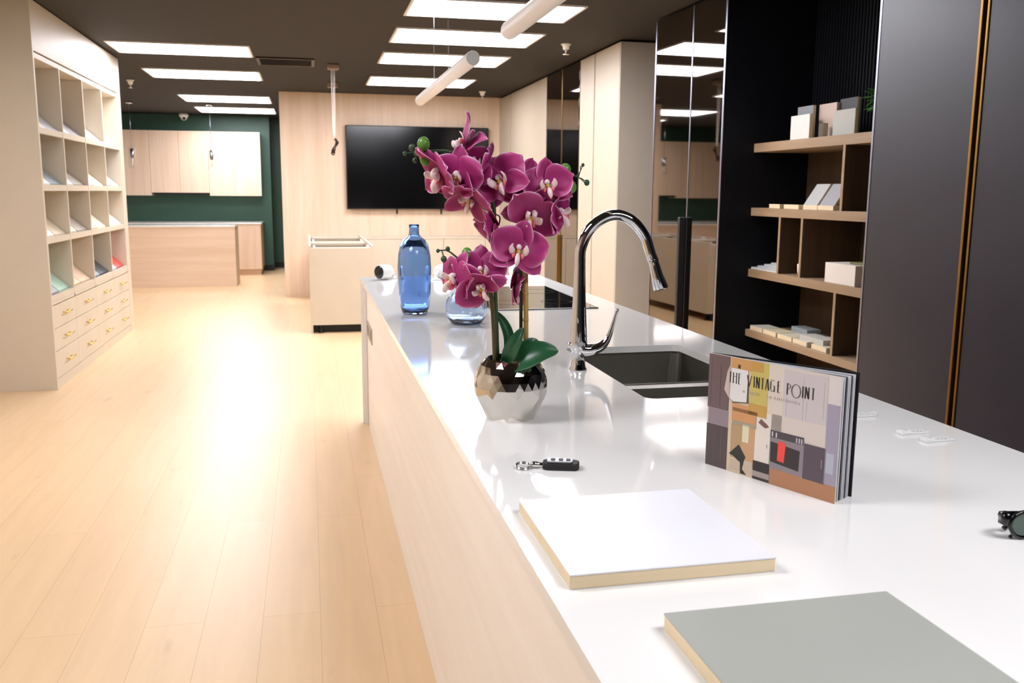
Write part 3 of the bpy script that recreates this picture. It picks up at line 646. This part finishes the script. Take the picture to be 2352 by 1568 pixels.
# ------------------------------------------------------------------ orchid
PX, PY = .446, 2.012
t = thing('potted_orchid', (PX, PY, TOP), 'magenta orchid with many blooms in a faceted silver pot on the island', 'potted plant')
b = bmesh.new()
def ring(n, r, z, off):
    for i in range(n):
        a = 2*PI*(i+off)/n; b.verts.new((PX+r*math.cos(a), PY+r*math.sin(a), TOP+z))
ring(9, .056, 0, .2); ring(9, .084, .058, .7); ring(26, .0852, .078, .1); ring(26, .0835, .096, .6); ring(26, .0785, .112, .1); ring(26, .0705, .127, .6); ring(26, .060, .139, .1); ring(26, .055, .142, 0)
bmesh.ops.convex_hull(b, input=b.verts)
top = [f for f in b.faces if all(abs(v.co.z-(TOP+.142)) < 1e-4 for v in f.verts)]
bmesh.ops.delete(b, geom=top, context='FACES_ONLY')
po = obj('pot', b, M_silverpot, t)
b = bmesh.new(); lathe(b, [(.0545, .1415), (.051, .139), (.05, .12), (0, .12)], (PX, PY, TOP), 24); obj('pot_lining', b, M_black, t, True)
b = bmesh.new()
for i in range(60):
    a = random.uniform(0, 2*PI); r = .042*math.sqrt(random.random()); ball(b, (PX+r*math.cos(a), PY+r*math.sin(a), TOP+.126), random.uniform(.007, .012), (1, 1, .8), 7, 5)
obj('moss', b, M_soil, t)
def V3(x, dy, z): return Vector((x, 2.0+dy, z))
# stems
st = lambda name, pts, r, m, n=6: (lambda bb: (tube(bb, pts, r, 10, n), obj(name, bb, m, t, True)))(bmesh.new())
st('stem', [V3(.415, .01, 1.03), V3(.409, .01, 1.19), V3(.403, .01, 1.313), V3(.405, .012, 1.391), V3(.388, .015, 1.448), V3(.349, .015, 1.485), V3(.31, .015, 1.513), V3(.263, .015, 1.516), V3(.235, .015, 1.51)], [.0045]*5+[.0035, .003, .0025, .0018], M_stem)
st('stem', [V3(.408, .004, 1.03), V3(.4, .004, 1.18), V3(.378, 0, 1.236), V3(.335, 0, 1.27), V3(.3, 0, 1.298), V3(.277, 0, 1.299)], [.006, .0058, .0038, .0026, .0018, .0012], M_stembrown)
st('stem', [V3(.472, .02, 1.03), V3(.468, .015, 1.27), V3(.463, .01, 1.342), V3(.503, .005, 1.401), V3(.54, .005, 1.45), V3(.57, .005, 1.468), V3(.598, .005, 1.462), V3(.612, .005, 1.451)], [.0042, .004, .0038, .003, .0024, .002, .0014, .001], M_stem)
st('stem', [V3(.592, .005, 1.464), V3(.602, .005, 1.475), V3(.602, .005, 1.488)], [.001, .001, .001], M_buddark)
b = bmesh.new(); tube(b, [V3(.480, .005, 1.03), V3(.4785, .003, 1.15), V3(.476, .002, 1.285)], [.0062, .0058, .0055], 12)
for zz in (1.08, 1.14, 1.2, 1.25): tube(b, [V3(.4795-(zz-1.05)*.015, .004, zz-.003), V3(.4795-(zz-1.05)*.015, .004, zz+.003)], .0072, 12)
obj('stake', b, M_bamboo, t, True)
# leaves
def leaf(path, w, name='leaf', tilt=Vector((0, 0, 1)), cup=.3):
    P = catmull(path, 6); n = len(P); bb = bmesh.new(); rows_ = []
    for i, p in enumerate(P):
        v = i/(n-1); ww = w*(math.sin(PI*min(1, .06+v*.94)**.75)**.7) if v < 1 else 0
        tg = (P[min(i+1, n-1)]-P[max(i-1, 0)]).normalized(); s = tg.cross(tilt).normalized(); nn = s.cross(tg)
        rows_.append([bb.verts.new(p+s*u*max(ww, .0004)+nn*cup*ww*u*u) for u in (-1, -.6, -.25, 0, .25, .6, 1)])
    for a, c in zip(rows_, rows_[1:]):
        for k in range(6): bb.faces.new((a[k], a[k+1], c[k+1], c[k]))
    o = obj(name, bb, M_leaf, t, True); sm = o.modifiers.new('thick', 'SOLIDIFY'); sm.thickness = .0022; o.modifiers.new('s', 'SUBSURF').levels = 1; o.modifiers['s'].render_levels = 1
leaf([V3(.43, -.015, 1.04), V3(.46, -.045, 1.058), V3(.5, -.06, 1.075), V3(.538, -.065, 1.078)], .034, tilt=Vector((-.1, -.75, .65)))
leaf([V3(.428, -.02, 1.04), V3(.436, -.035, 1.075), V3(.45, -.04, 1.105), V3(.463, -.035, 1.128)], .017, tilt=Vector((-.5, -.8, .1)), cup=.5)
leaf([V3(.437, .02, 1.035), V3(.443, .03, 1.09), V3(.432, .04, 1.13), V3(.411, .045, 1.158)], .014, tilt=Vector((.3, -.9, .2)), cup=.5)
leaf([V3(.44, -.01, 1.035), V3(.46, -.03, 1.05), V3(.485, -.03, 1.085), V3(.497, -.025, 1.1)], .028, tilt=Vector((-.3, -.8, .3)))
# blooms
RV, TV, UV = Vector((.976, -.217, 0)), Vector((-.217, -.976, .08)).normalized(), Vector((0, 0, 1))
def petal(bb, lay, fr, ang, L, W, cup, wide, ph, back):
    """one petal grown from the flower's middle in the direction ang, in the frame fr (right, up, out)"""
    X, Y, Z = fr; d = X*math.cos(ang)+Y*math.sin(ang); s = Z.cross(d); nu, nv = 8, 9; rows_ = []
    for i in range(nv+1):
        v = i/nv
        prof_ = (math.sin(PI*(min(v*.97+.03, 1))**wide)) ** .62 if v < 1 else 0.10
        ww = W*max(prof_, .1)
        row = []
        for j in range(nu+1):
            u = -1+2*j/nu
            rim = min(1, 1.12*max(abs(u)**3.2, max(0, (v-.5)/.5)**3.2) * (.3+.7*min(1, v*1.5)))
            h = cup*L*v*v + back*L*v + .22*ww*u*u*(1 if cup > 0 else -.6) + .2*W*math.sin(3.4*u+ph+5*v)*v*abs(u) + .1*W*math.sin(2.1*ph+7*v)*v
            tip = 1-.08*(abs(u)**2)*(v > .9)
            p = d*(L*v*tip)+s*(u*ww)+Z*h
            vv = bb.verts.new(p); vv[lay] = rim; row.append(vv)
        rows_.append(row)
    for a, c in zip(rows_, rows_[1:]):
        for k in range(nu): bb.faces.new((a[k], a[k+1], c[k+1], c[k]))
def bloom(x, dy, z, face, spin, sc, anchor=None, fold=0.0):
    c = V3(x, dy, z); Z = (RV*face[0]+UV*face[1]+TV*face[2]).normalized()
    Y = (UV-Z*UV.dot(Z)); Y = Y.normalized() if Y.length > .05 else RV.copy(); X = Y.cross(Z).normalized()
    Y, X = Y*math.cos(spin)+X*math.sin(spin), X*math.cos(spin)-Y*math.sin(spin)
    sc *= 1.07; fr = (X, Y, Z); bb = bmesh.new(); lay = bb.verts.layers.float.new('rim'); k = math.radians; rn = random.uniform
    for a in (90, 212, 328): petal(bb, lay, fr, k(a+rn(-6, 6)), .060*sc, .0225*sc, rn(-.5, .2), .78, rn(0, 6), .12+fold)
    for vv in bb.verts: vv.co -= Z*.004*sc
    for a in (18, 162): petal(bb, lay, fr, k(a+rn(-7, 7)), .060*sc, .037*sc, rn(-.4, .4), .72, rn(0, 6), .1+fold)
    for vv in bb.verts: vv.co += c
    if anchor is not None:
        n0 = len(bb.verts); A = Vector(anchor); bb.verts.ensure_lookup_table()
        tube(bb, [A, (A+c)/2-Z*.012+Vector((0, 0, .004)), c-Z*.006], .0014, 6, 4, mi=1)
    fo = obj('bloom', bb, [M_petal, M_stem], t, True)
    sm = fo.modifiers.new('thick', 'SOLIDIFY'); sm.thickness = .0009*sc; sm.offset = 0
    ss = fo.modifiers.new('soft', 'SUBSURF'); ss.levels = 1; ss.render_levels = 1
    sc *= .86; lb_ = bmesh.new(); q = lambda a, e, o: c+X*a*sc+Y*e*sc+Z*o*sc
    # lip: two upright side lobes, a forward tongue, the column and a yellow callus
    for sg in (-1, 1):
        P = [q(sg*.004, -.004, .004), q(sg*.013, -.004, .012), q(sg*.017, .002, .021), q(sg*.015, .009, .027)]
        tube(lb_, P, [.004*sc, .0085*sc, .008*sc, .003*sc], 10, 4, mi=0, flat=.35)
        tube(lb_, [q(sg*.006, -.01, .008), q(sg*.01, -.014, .016), q(sg*.012, -.015, .022)], [.004*sc, .006*sc, .002*sc], 8, 4, mi=1, flat=.5)
    tube(lb_, [q(0, -.006, .004), q(0, -.014, .014), q(0, -.022, .022), q(0, -.031, .024), q(0, -.037, .021)], [.005*sc, .0075*sc, .0095*sc, .0075*sc, .002*sc], 12, 4, mi=0, flat=.6)
    tube(lb_, [q(0, .006, .002), q(0, .007, .010), q(0, .003, .018)], [.0055*sc, .006*sc, .0045*sc], 12, 4, mi=0)
    ball(lb_, q(0, -.004, .012), .0048*sc, mi=2)
    obj('lip', lb_, [M_lipw, M_lipr, M_lipy], fo, True)
bloom(.343, .03, 1.532, (-.80, .5, .3), -.9, 1.0, V3(.33, .015, 1.503), .1)
bloom(.281, .0, 1.470, (-.72, -.42, .42), .1, 1.12, V3(.296, .015, 1.514), .22)
bloom(.321, -.01, 1.462, (-.5, -.2, .8), .1, 1.08, V3(.345, .015, 1.487), .25)
bloom(.344, -.02, 1.418, (-.35, -.75, .5), .45, .98, V3(.372, .014, 1.466), .35)
bloom(.380, .03, 1.484, (-.6, .55, .5), .2, .92, V3(.384, .015, 1.452), .1)
bloom(.418, .0, 1.452, (-.35, .1, .9), -.5, 1.16, V3(.40, .013, 1.42))
bloom(.478, .015, 1.436, (.55, .15, .75), .45, 1.25, V3(.5, .005, 1.4))
bloom(.515, -.03, 1.443, (.18, .15, .95), -.12, .98, V3(.52, .005, 1.425), .05)
bloom(.547, -.01, 1.384, (.75, -.1, .6), -.3, .98, V3(.545, .005, 1.452), .15)
bloom(.488, -.01, 1.380, (.1, -.45, .8), .5, 1.15, V3(.485, .008, 1.376), .1)
bloom(.412, .02, 1.352, (-.85, -.25, .3), .1, .92, V3(.404, .012, 1.38), .4)
bloom(.452, -.03, 1.300, (.05, .12, 1), .16, 1.12, V3(.466, .012, 1.3))
bloom(.370, -.015, 1.252, (-.1, .2, .98), -.14, 1.02, V3(.378, 0, 1.24), .05)
bloom(.312, -.01, 1.240, (-.72, -.05, .65), .25, .97, V3(.335, 0, 1.272), .1)
bloom(.364, -.045, 1.224, (-.15, -.5, .85), -.7, .93, V3(.378, 0, 1.236), .1)
bloom(.455, .03, 1.208, (.85, -.2, .35), .1, .85, V3(.468, .016, 1.25), .25)
# buds
for x, z, r, dk in ((.248, 1.53, .0145, 0), (.251, 1.496, .0115, 0), (.223, 1.522, .0075, 1), (.232, 1.51, .006, 1), (.207, 1.509, .0045, 1), (.229, 1.495, .0055, 1), (.341, 1.293, .0125, 0),
                    (.298, 1.303, .0055, 1), (.276, 1.299, .0042, 1), (.289, 1.281, .007, 1), (.562, 1.478, .013, 0), (.575, 1.44, .0135, 0), (.612, 1.45, .0065, 1), (.602, 1.489, .004, 1)):
    b = bmesh.new(); c = V3(x, (.012 if x < .5 else -.015) if z > 1.32 else -.002, z); ball(b, c, r, (.95, .95, 1.1), 14, 10)
    near = min(([V3(.263, .015, 1.516), V3(.245, .015, 1.512), V3(.235, .015, 1.51)] if x < .27 and z > 1.4 else [V3(.335, 0, 1.27), V3(.3, 0, 1.298), V3(.285, 0, 1.299)] if z < 1.4 else [V3(.54, .005, 1.45), V3(.57, .005, 1.468), V3(.598, .005, 1.462)]), key=lambda q: (q-c).length)
    tube(b, [near, (near+c)/2+Vector((0, 0, .002)), c], .0012, 6, 3)
    obj('bud', b, M_buddark if dk else M_bud, t, True)

# ------------------------------------------------------------------ brochure
SP = Vector((.739, 1.581, TOP)); FR = Vector((.857, 1.32, TOP)); BK = Vector((.903, 1.35, TOP))
t = thing('brochure', SP, 'kitchen brochure standing half open on the worktop, title on its cover', 'book')
e1 = (FR-SP).normalized(); nf = Vector((e1.y, -e1.x, 0)); nf = nf if nf.dot(Vector((0, 0, TOP))-SP) > 0 or True else nf
if nf.dot(-SP) < 0: nf = -nf
CW, CH = .2865, .2195
def slab(d, w_, h0, h1, th, n, off=0, start=.001):
    b = bmesh.new(); s0 = SP+d*start; A = []
    for k in (0, 1):
        o_ = n*(off*th+k*th)
        A.append([b.verts.new(s0+o_+Vector((0, 0, h0))), b.verts.new(SP+d*w_+o_+Vector((0, 0, h0))), b.verts.new(SP+d*w_+o_+Vector((0, 0, h1))), b.verts.new(s0+o_+Vector((0, 0, h1)))])
    b.faces.new(A[0]); b.faces.new(A[1])
    for i in range(4): b.faces.new((A[0][i], A[0][(i+1) % 4], A[1][(i+1) % 4], A[1][i]))
    return b
M_paper = mat('page_paper', '#dddde0', .5)
cover = obj('front_cover', slab(e1, CW, 0, CH, .0016, nf), mat('cover_cream', '#d8cdc2', .3), t)
ang = lambda k: (FR-SP).lerp(BK-SP, k).normalized()
for k in (.1, .22, .34, .45, .56, .67, .78, .88):
    d = ang(k); nn = Vector((d.y, -d.x, 0)); nn = nn if nn.dot(-SP) > 0 else -nn
    obj('page', slab(d, CW-.004, .001, CH-.003, .0022, nn, -1, .03), M_paper if k not in (.34, .67) else mat('page_ink', '#4b4b55', .5), t)
d = ang(1); nn = Vector((d.y, -d.x, 0)); nn = nn if nn.dot(-SP) > 0 else -nn
obj('back_cover', slab(d, CW, 0, CH, .003, nn, -1, .004), M_black, t)
def cp(u, v, lift): return SP+e1*u+Vector((0, 0, v))+nf*(.0016+lift)
def patch(name, color, polys, lift=.0002, rough=.3):
    b = bmesh.new()
    for P in polys:
        if len(P) == 4 and not isinstance(P[0], (tuple, list)):
            u0, u1, v0, v1 = P; P = [(u0, v0), (u1, v0), (u1, v1), (u0, v1)]
        A = [b.verts.new(cp(u, v, lift-.00015)) for u, v in P]; C = [b.verts.new(cp(u, v, lift)) for u, v in P]
        b.faces.new(A[::-1]); b.faces.new(C)
        for i in range(len(A)): b.faces.new((A[i], A[(i+1) % len(A)], C[(i+1) % len(A)], C[i]))
    return obj(name, b, mat('ink_'+color.lstrip('#'), color, rough), cover)
L1, L2, L3, L4 = .0002, .0004, .0006, .0008
patch('printed_cupboard', '#6f5b5c', [(.001, .052, .115, .2185)], L1)
patch('printed_cupboard', '#54464a', [(.008, .0085, .12, .21), (.03, .031, .12, .2), (.0505, .0515, .115, .2)], L2)
patch('printed_counter', '#93838a', [(.004, .053, .083, .1145)], L1); patch('printed_cupboard', '#544648', [(.001, .053, .001, .083)], L1)
patch('printed_cupboard', '#7c6c6e', [(.02, .0206, .01, .075), (.037, .0376, .02, .08)], L2)
patch('printed_glow', '#cdb9b2', [[(.04, .155), (.0525, .14), (.0525, .205), (.046, .19)]], L3)
patch('printed_paint', '#d9c4a6', [(.053, .1155, .001, .218)], L1)
patch('printed_paint_orange', '#d09c62', [(.0545, .112, .198, .2185)], L2)
patch('printed_paint_yellow', '#cdba68', [(.1, .1395, .125, .2185)], L3); patch('printed_paint_ochre', '#c99c52', [(.1, .128, .2, .2185)], L4); patch('printed_paint_ochre', '#c99c52', [(.098, .139, .118, .14)], L4)
patch('printed_lampshade', '#e6e2de', [[(.0535, .142), (.061, .1345), (.093, .139), (.094, .199), (.056, .199)]], L4)
patch('printed_lampshade_edge', '#5c5243', [[(.0935, .139), (.0975, .138), (.097, .17), (.0945, .199)], [(.055, .141), (.061, .1335), (.0955, .1378), (.0935, .1395), (.0615, .1358)]], L4+.0001)
patch('printed_lamp_cap', '#4c3428', [(.0705, .076, .2, .207)], L4)
patch('printed_crate', '#d59a68', [(.0605, .118, .101, .133)], L3); patch('printed_crate', '#8f6540', [(.062, .119, .119, .1255)], L4); patch('printed_crate', '#a99c84', [(.062, .118, .094, .1015)], L4)
patch('printed_table', '#b89a70', [(.0605, .086, .03, .094)], L2); patch('printed_table', '#cda077', [(.086, .116, .02, .094)], L2)
patch('printed_towel', '#e3dcb8', [(.0872, .102, .064, .097)], L4)
patch('printed_stool', '#2b2a26', [[(.058, .035), (.068, .045), (.08, .057), (.097, .036), (.093, .028), (.09, .012), (.1, .003), (.086, .003), (.085, .024), (.076, .028), (.068, .033)]], L4)
patch('printed_stool', '#cdb8a4', [(.06, .084, .006, .026), (.094, .112, .008, .03)], L3)
patch('printed_door', '#e6dccf', [(.116, .1495, .036, .128)], L3); patch('printed_door_handle', '#9c9686', [(.142, .144, .064, .071)], L4)
patch('printed_flowers', '#7b5850', [[(.122, .108), (.128, .116), (.134, .112), (.14, .109), (.146, .104), (.138, .1), (.131, .103)]], L4)
patch('printed_fridge_base', '#2f2728', [(.114, .1505, .0165, .0355)], L3); patch('printed_fridge_base', '#a79a94', [(.114, .151, .006, .0165)], L3); patch('printed_fridge_base', '#3a2f30', [(.114, .151, .001, .006)], L3)
patch('printed_paint_cream', '#dcd0c2', [(.1395, .172, .1, .2185)], L2); patch('printed_cabinets', '#cfc5c4', [(.172, .261, .13, .214)], L2)
patch('printed_cabinet_line', '#b3a6a8', [(.2135, .2141, .128, .205), (.254, .2545, .14, .205), (.179, .1795, .13, .165), (.2205, .221, .13, .165)], L3)
patch('printed_worktop', '#d9ccc2', [(.1505, .262, .0945, .13)], L2)
patch('printed_cooker', '#8d8388', [(.149, .2205, .03, .101)], L3); patch('printed_cooker', '#4a4248', [(.15, .2195, .0875, .1005)], L4)
for kb in ((.1525, .1555, .0895, .0985), (.161, .164, .0885, .0975), (.204, .2065, .0885, .0975), (.2095, .212, .0885, .0975), (.2145, .217, .0885, .0975)): patch('printed_knob', '#c9c2c4', [kb], L4+.0001)
patch('printed_oven_glass', '#33292a', [[(.1515, .0425), (.212, .038), (.213, .075), (.151, .0795)]], L4)
patch('printed_red_towel', '#f0493c', [[(.1665, .0475), (.181, .046), (.1835, .082), (.1675, .0835)]], L4+.0002)
patch('printed_base_cabinet', '#594c56', [(.2205, .2645, .0285, .0915)], L3); patch('printed_cabinet_handle', '#c9b9b0', [(.2565, .2572, .055, .07)], L4)
patch('printed_fridge', '#a49cae', [(.2625, .2862, .03, .17)], L3); patch('printed_fridge', '#b6bac6', [(.265, .28, .05, .085)], L4)
patch('printed_floor', '#b5805c', [(.1512, .2863, .0005, .03)], L2)
patch('printed_paint_cream', '#ddd4cf', [(.262, .2863, .17, .2185)], L2)
# title in tall thin letters: THE VINTAGE POINT
INK = '#231d1d'; V0, V1 = .1705, .191; HS = .0011; TS = .0008
def uz(p): return .0535+(p-207)/1833*.179
def vs(p, w_=HS): return [(uz(p)-w_, V0), (uz(p)+w_, V0), (uz(p)+w_, V1), (uz(p)-w_, V1)]
def hs(p, q, v, h=TS): return (uz(p), uz(q), v-h/2, v+h/2)
def ds(p, va, q, vb, w_=HS): return [(uz(p)-w_, va), (uz(p)+w_, va), (uz(q)+w_, vb), (uz(q)-w_, vb)]
def arc(cx, cv, ru, rv, a0, a1, w_=.0013, n=28):
    T = [math.radians(a0+(a1-a0)*i/n) for i in range(n+1)]
    return [[(cx+ru*math.cos(x), cv+rv*math.sin(x)), (cx+ru*math.cos(y), cv+rv*math.sin(y)), (cx+(ru-w_)*math.cos(y), cv+(rv-w_*.55)*math.sin(y)), (cx+(ru-w_)*math.cos(x), cv+(rv-w_*.55)*math.sin(x))] for x, y in zip(T, T[1:])]
VM = (V0+V1)/2
LET = {
 'T': [vs(207), hs(180, 236, V1-.0004)], 'H': [vs(280), vs(355), hs(280, 355, VM+.003)], 'E': [vs(412), hs(412, 448, V1-.0004), hs(412, 440, VM+.003), hs(412, 448, V0+.0004)],
 'V': [ds(607, V1, 655, V0), ds(706, V1, 655, V0, .0007)], 'I': [vs(768)], 'N': [vs(822), vs(882), ds(822, V1, 882, V0, .0014)], 'T2': [vs(958), hs(930, 988, V1-.0004)],
 'A': [ds(1058, V1, 1028, V0, .0008), ds(1068, V1, 1098, V0, .0013), hs(1036, 1090, VM-.004)], 'G': [ds(1140, V1-.003, 1140, V0+.003, .001), hs(1140, 1215, V1-.0008), hs(1140, 1222, V0+.0008), ds(1222, VM, 1222, V0, .001), hs(1190, 1222, VM)],
 'E2': [vs(1300), hs(1300, 1345, V1-.0004), hs(1300, 1335, VM+.003), hs(1300, 1345, V0+.0004)],
 'P': [vs(1503), *arc(uz(1512), V1-.0048, .0062, .0048, -90, 90)], 'O': arc(uz(1690), VM-.001, .0098, .0122, 0, 360, .0015, 40), 'I2': [vs(1828)], 'N2': [vs(1884), vs(1952), ds(1884, V1, 1952, V0, .0014)], 'T3': [vs(2040), hs(2010, 2072, V1-.0004)]}
for k_, polys in LET.items(): patch('printed_letter', INK, polys, .0011 if k_ not in 'zz' else 0)
# faint smaller line under the title: marks too soft to read
SUB = [(.0835, .0855), (.0865, .0882), (.1, .1018), (.1045, .1063), (.1075, .109), (.112, .1138), (.116, .1178), (.1205, .122), (.138, .1395), (.1425, .144), (.146, .1478), (.154, .156), (.16, .1615), (.164, .1656), (.1685, .17), (.173, .1746), (.178, .1795), (.182, .1837), (.187, .1885), (.191, .1927), (.196, .1975), (.2, .2017), (.205, .2065)]
patch('printed_subtitle', '#b5a59f', [(a_, b_, .1568, .1612) for a_, b_ in SUB], .0011)

# ------------------------------------------------------------------ boards, keys, glasses, clips on the near worktop
def flat_board(x0, x1, y0, y1, label, color):
    t = thing('sample_board', ((x0+x1)/2, (y0+y1)/2, TOP), label, 'sample board', 'square sample boards on the near worktop')
    obj('core', B(x0, x1, y0, y1, TOP+.001, TOP+.0195), M_mdf, t, bevel=.0015)
    obj('face', B(x0-.0004, x1+.0004, y0-.0004, y1+.0004, TOP+.0195, TOP+.022), mat('face_'+color.lstrip('#'), color, .3), t, bevel=.0006)
    obj('back_face', B(x0, x1, y0, y1, TOP, TOP+.001), M_whitepl, t)
flat_board(.322, .618, 1.084, 1.384, 'glossy white square sample board with a pale wood edge', '#e8e8ec')
flat_board(.402, .702, .66, .956, 'matt grey green square sample board with a pale wood edge, nearest the camera', '#a6a89f')
t = thing('car_key', (.45, 1.608, TOP), 'black and silver car key fob on a metal ring on the worktop', 'key')
def rot(p, c, a): return (c[0]+(p[0]-c[0])*math.cos(a)-(p[1]-c[1])*math.sin(a), c[1]+(p[0]-c[0])*math.sin(a)+(p[1]-c[1])*math.cos(a))
kc = (.455, 1.607); ka = -.3
fp = [rot(p, kc, ka) for p in rrect(kc[0], kc[1], .07, .038, .012, 5)]
b = bmesh.new(); prism(b, fp, 'z', TOP, TOP+.013); obj('body', b, M_rubber, t, bevel=.003)
fp2 = [rot(p, kc, ka) for p in rrect(kc[0]-.002, kc[1], .05, .024, .008, 5)]
b = bmesh.new(); prism(b, fp2, 'z', TOP+.013, TOP+.0165); obj('silver_face', b, mat('satin_silver', '#c4c6ca', .35, .6), t, bevel=.0015)
for dx in (-.015, .0, .014):
    fp3 = [rot(p, kc, ka) for p in rrect(kc[0]+dx, kc[1], .009, .012, .003, 3)]
    b = bmesh.new(); prism(b, fp3, 'z', TOP+.0165, TOP+.0175); obj('button', b, M_black, t)
b = bmesh.new(); P = [(.384+.014*math.cos(a), 1.619+.014*math.sin(a), TOP+.0035+.002*math.sin(a)) for a in [2*PI*i/24 for i in range(25)]]; tube(b, P, .0016, 8); tube(b, [(x, y, z_+.003) for x, y, z_ in P], .0014, 8); obj('key_ring', b, M_chrome, t, True)
b = bmesh.new(); tube(b, [(.396, 1.618, TOP+.006), (.404, 1.616, TOP+.008), (.413, 1.615, TOP+.007), (.426, 1.612, TOP+.006)], [.003, .006, .0055, .005], 10, 4); obj('clasp', b, M_chrome, t, True)
# sunglasses
t = thing('sunglasses', (1.13, 1.12, TOP), 'black sunglasses with green lenses at the right edge of the worktop', 'sunglasses')
gx, gy = 1.020, 1.122
b = bmesh.new()
def lens_ring(cx):
    return [(cx+.028*math.cos(a)*(1.0 if math.sin(a) > 0 else .92), gy-.006+.012*((cx-1.088)/.07)**2, TOP+.0235+.0205*math.sin(a)) for a in [2*PI*i/20 for i in range(21)]]
for cx in (1.053, 1.123): tube(b, lens_ring(cx), .0032, 8)
tube(b, [(1.079, gy-.006, TOP+.03), (1.088, gy-.008, TOP+.034), (1.097, gy-.006, TOP+.03)], .0028, 8, 4)
box(b, 1.017, 1.030, gy-.004, gy+.012, TOP+.024, TOP+.042); box(b, 1.146, 1.159, gy-.004, gy+.012, TOP+.024, TOP+.042)
obj('frame', b, mat('black_acetate', '#0b0b0c', .12), t, True)
for cx in (1.053, 1.123):
    b = bmesh.new(); yy = gy-.006+.012*((cx-1.088)/.07)**2
    P = [(cx+.027*math.cos(a), TOP+.0235+.0195*math.sin(a)) for a in [2*PI*i/20 for i in range(20)]]
    prism(b, P, 'y', yy-.0008, yy+.0008); obj('lens', b, mat('green_lens', '#45584d', .06, spec=.9), t)
for x0, x1, dz in ((1.021, 1.138, .0), (1.155, 1.043, .006)):
    b = bmesh.new(); tube(b, [(x0, gy+.01, TOP+.034), (x0+(x1-x0)*.12, gy+.022+dz, TOP+.033), (x0+(x1-x0)*.7, gy+.024+dz, TOP+.026), (x1, gy+.022+dz, TOP+.006)], [.004, .004, .0035, .004], 8, 5); obj('temple', b, MATS['black_acetate'], t, True)
b = bmesh.new(); ball(b, (1.035, gy+.004, TOP+.003), .003); ball(b, (1.143, gy+.004, TOP+.003), .003); obj('frame_foot', b, MATS['black_acetate'], t, True)
# small white plastic fittings
for x, y, a, n_, l in ((1.225, 1.86, .05, 6, 'clear white plastic fitting strip lying farthest along the right worktop edge'), (1.25, 1.70, .02, 4, 'middle of three clear white plastic fitting strips near the gold trim'), (1.262, 1.635, .02, 4, 'nearest of three clear white plastic fitting strips at the right')):
    t = thing('plastic_fitting', (x+.04, y, TOP), l, 'fitting', 'clear plastic fittings on the worktop')
    obj('bar', B(x, x+.072, y-.007, y+.007, TOP, TOP+.004), M_whitepl, t, bevel=.0015)
    b = bmesh.new()
    for i in range(n_): box(b, x+.024+i*.009, x+.028+i*.009, y-.006, y+.006, TOP+.004, TOP+.009)
    obj('rib', b, M_whitepl, t); obj('tab', B(x-.002, x+.014, y-.011, y+.011, TOP, TOP+.008), M_whitepl, t, bevel=.002)
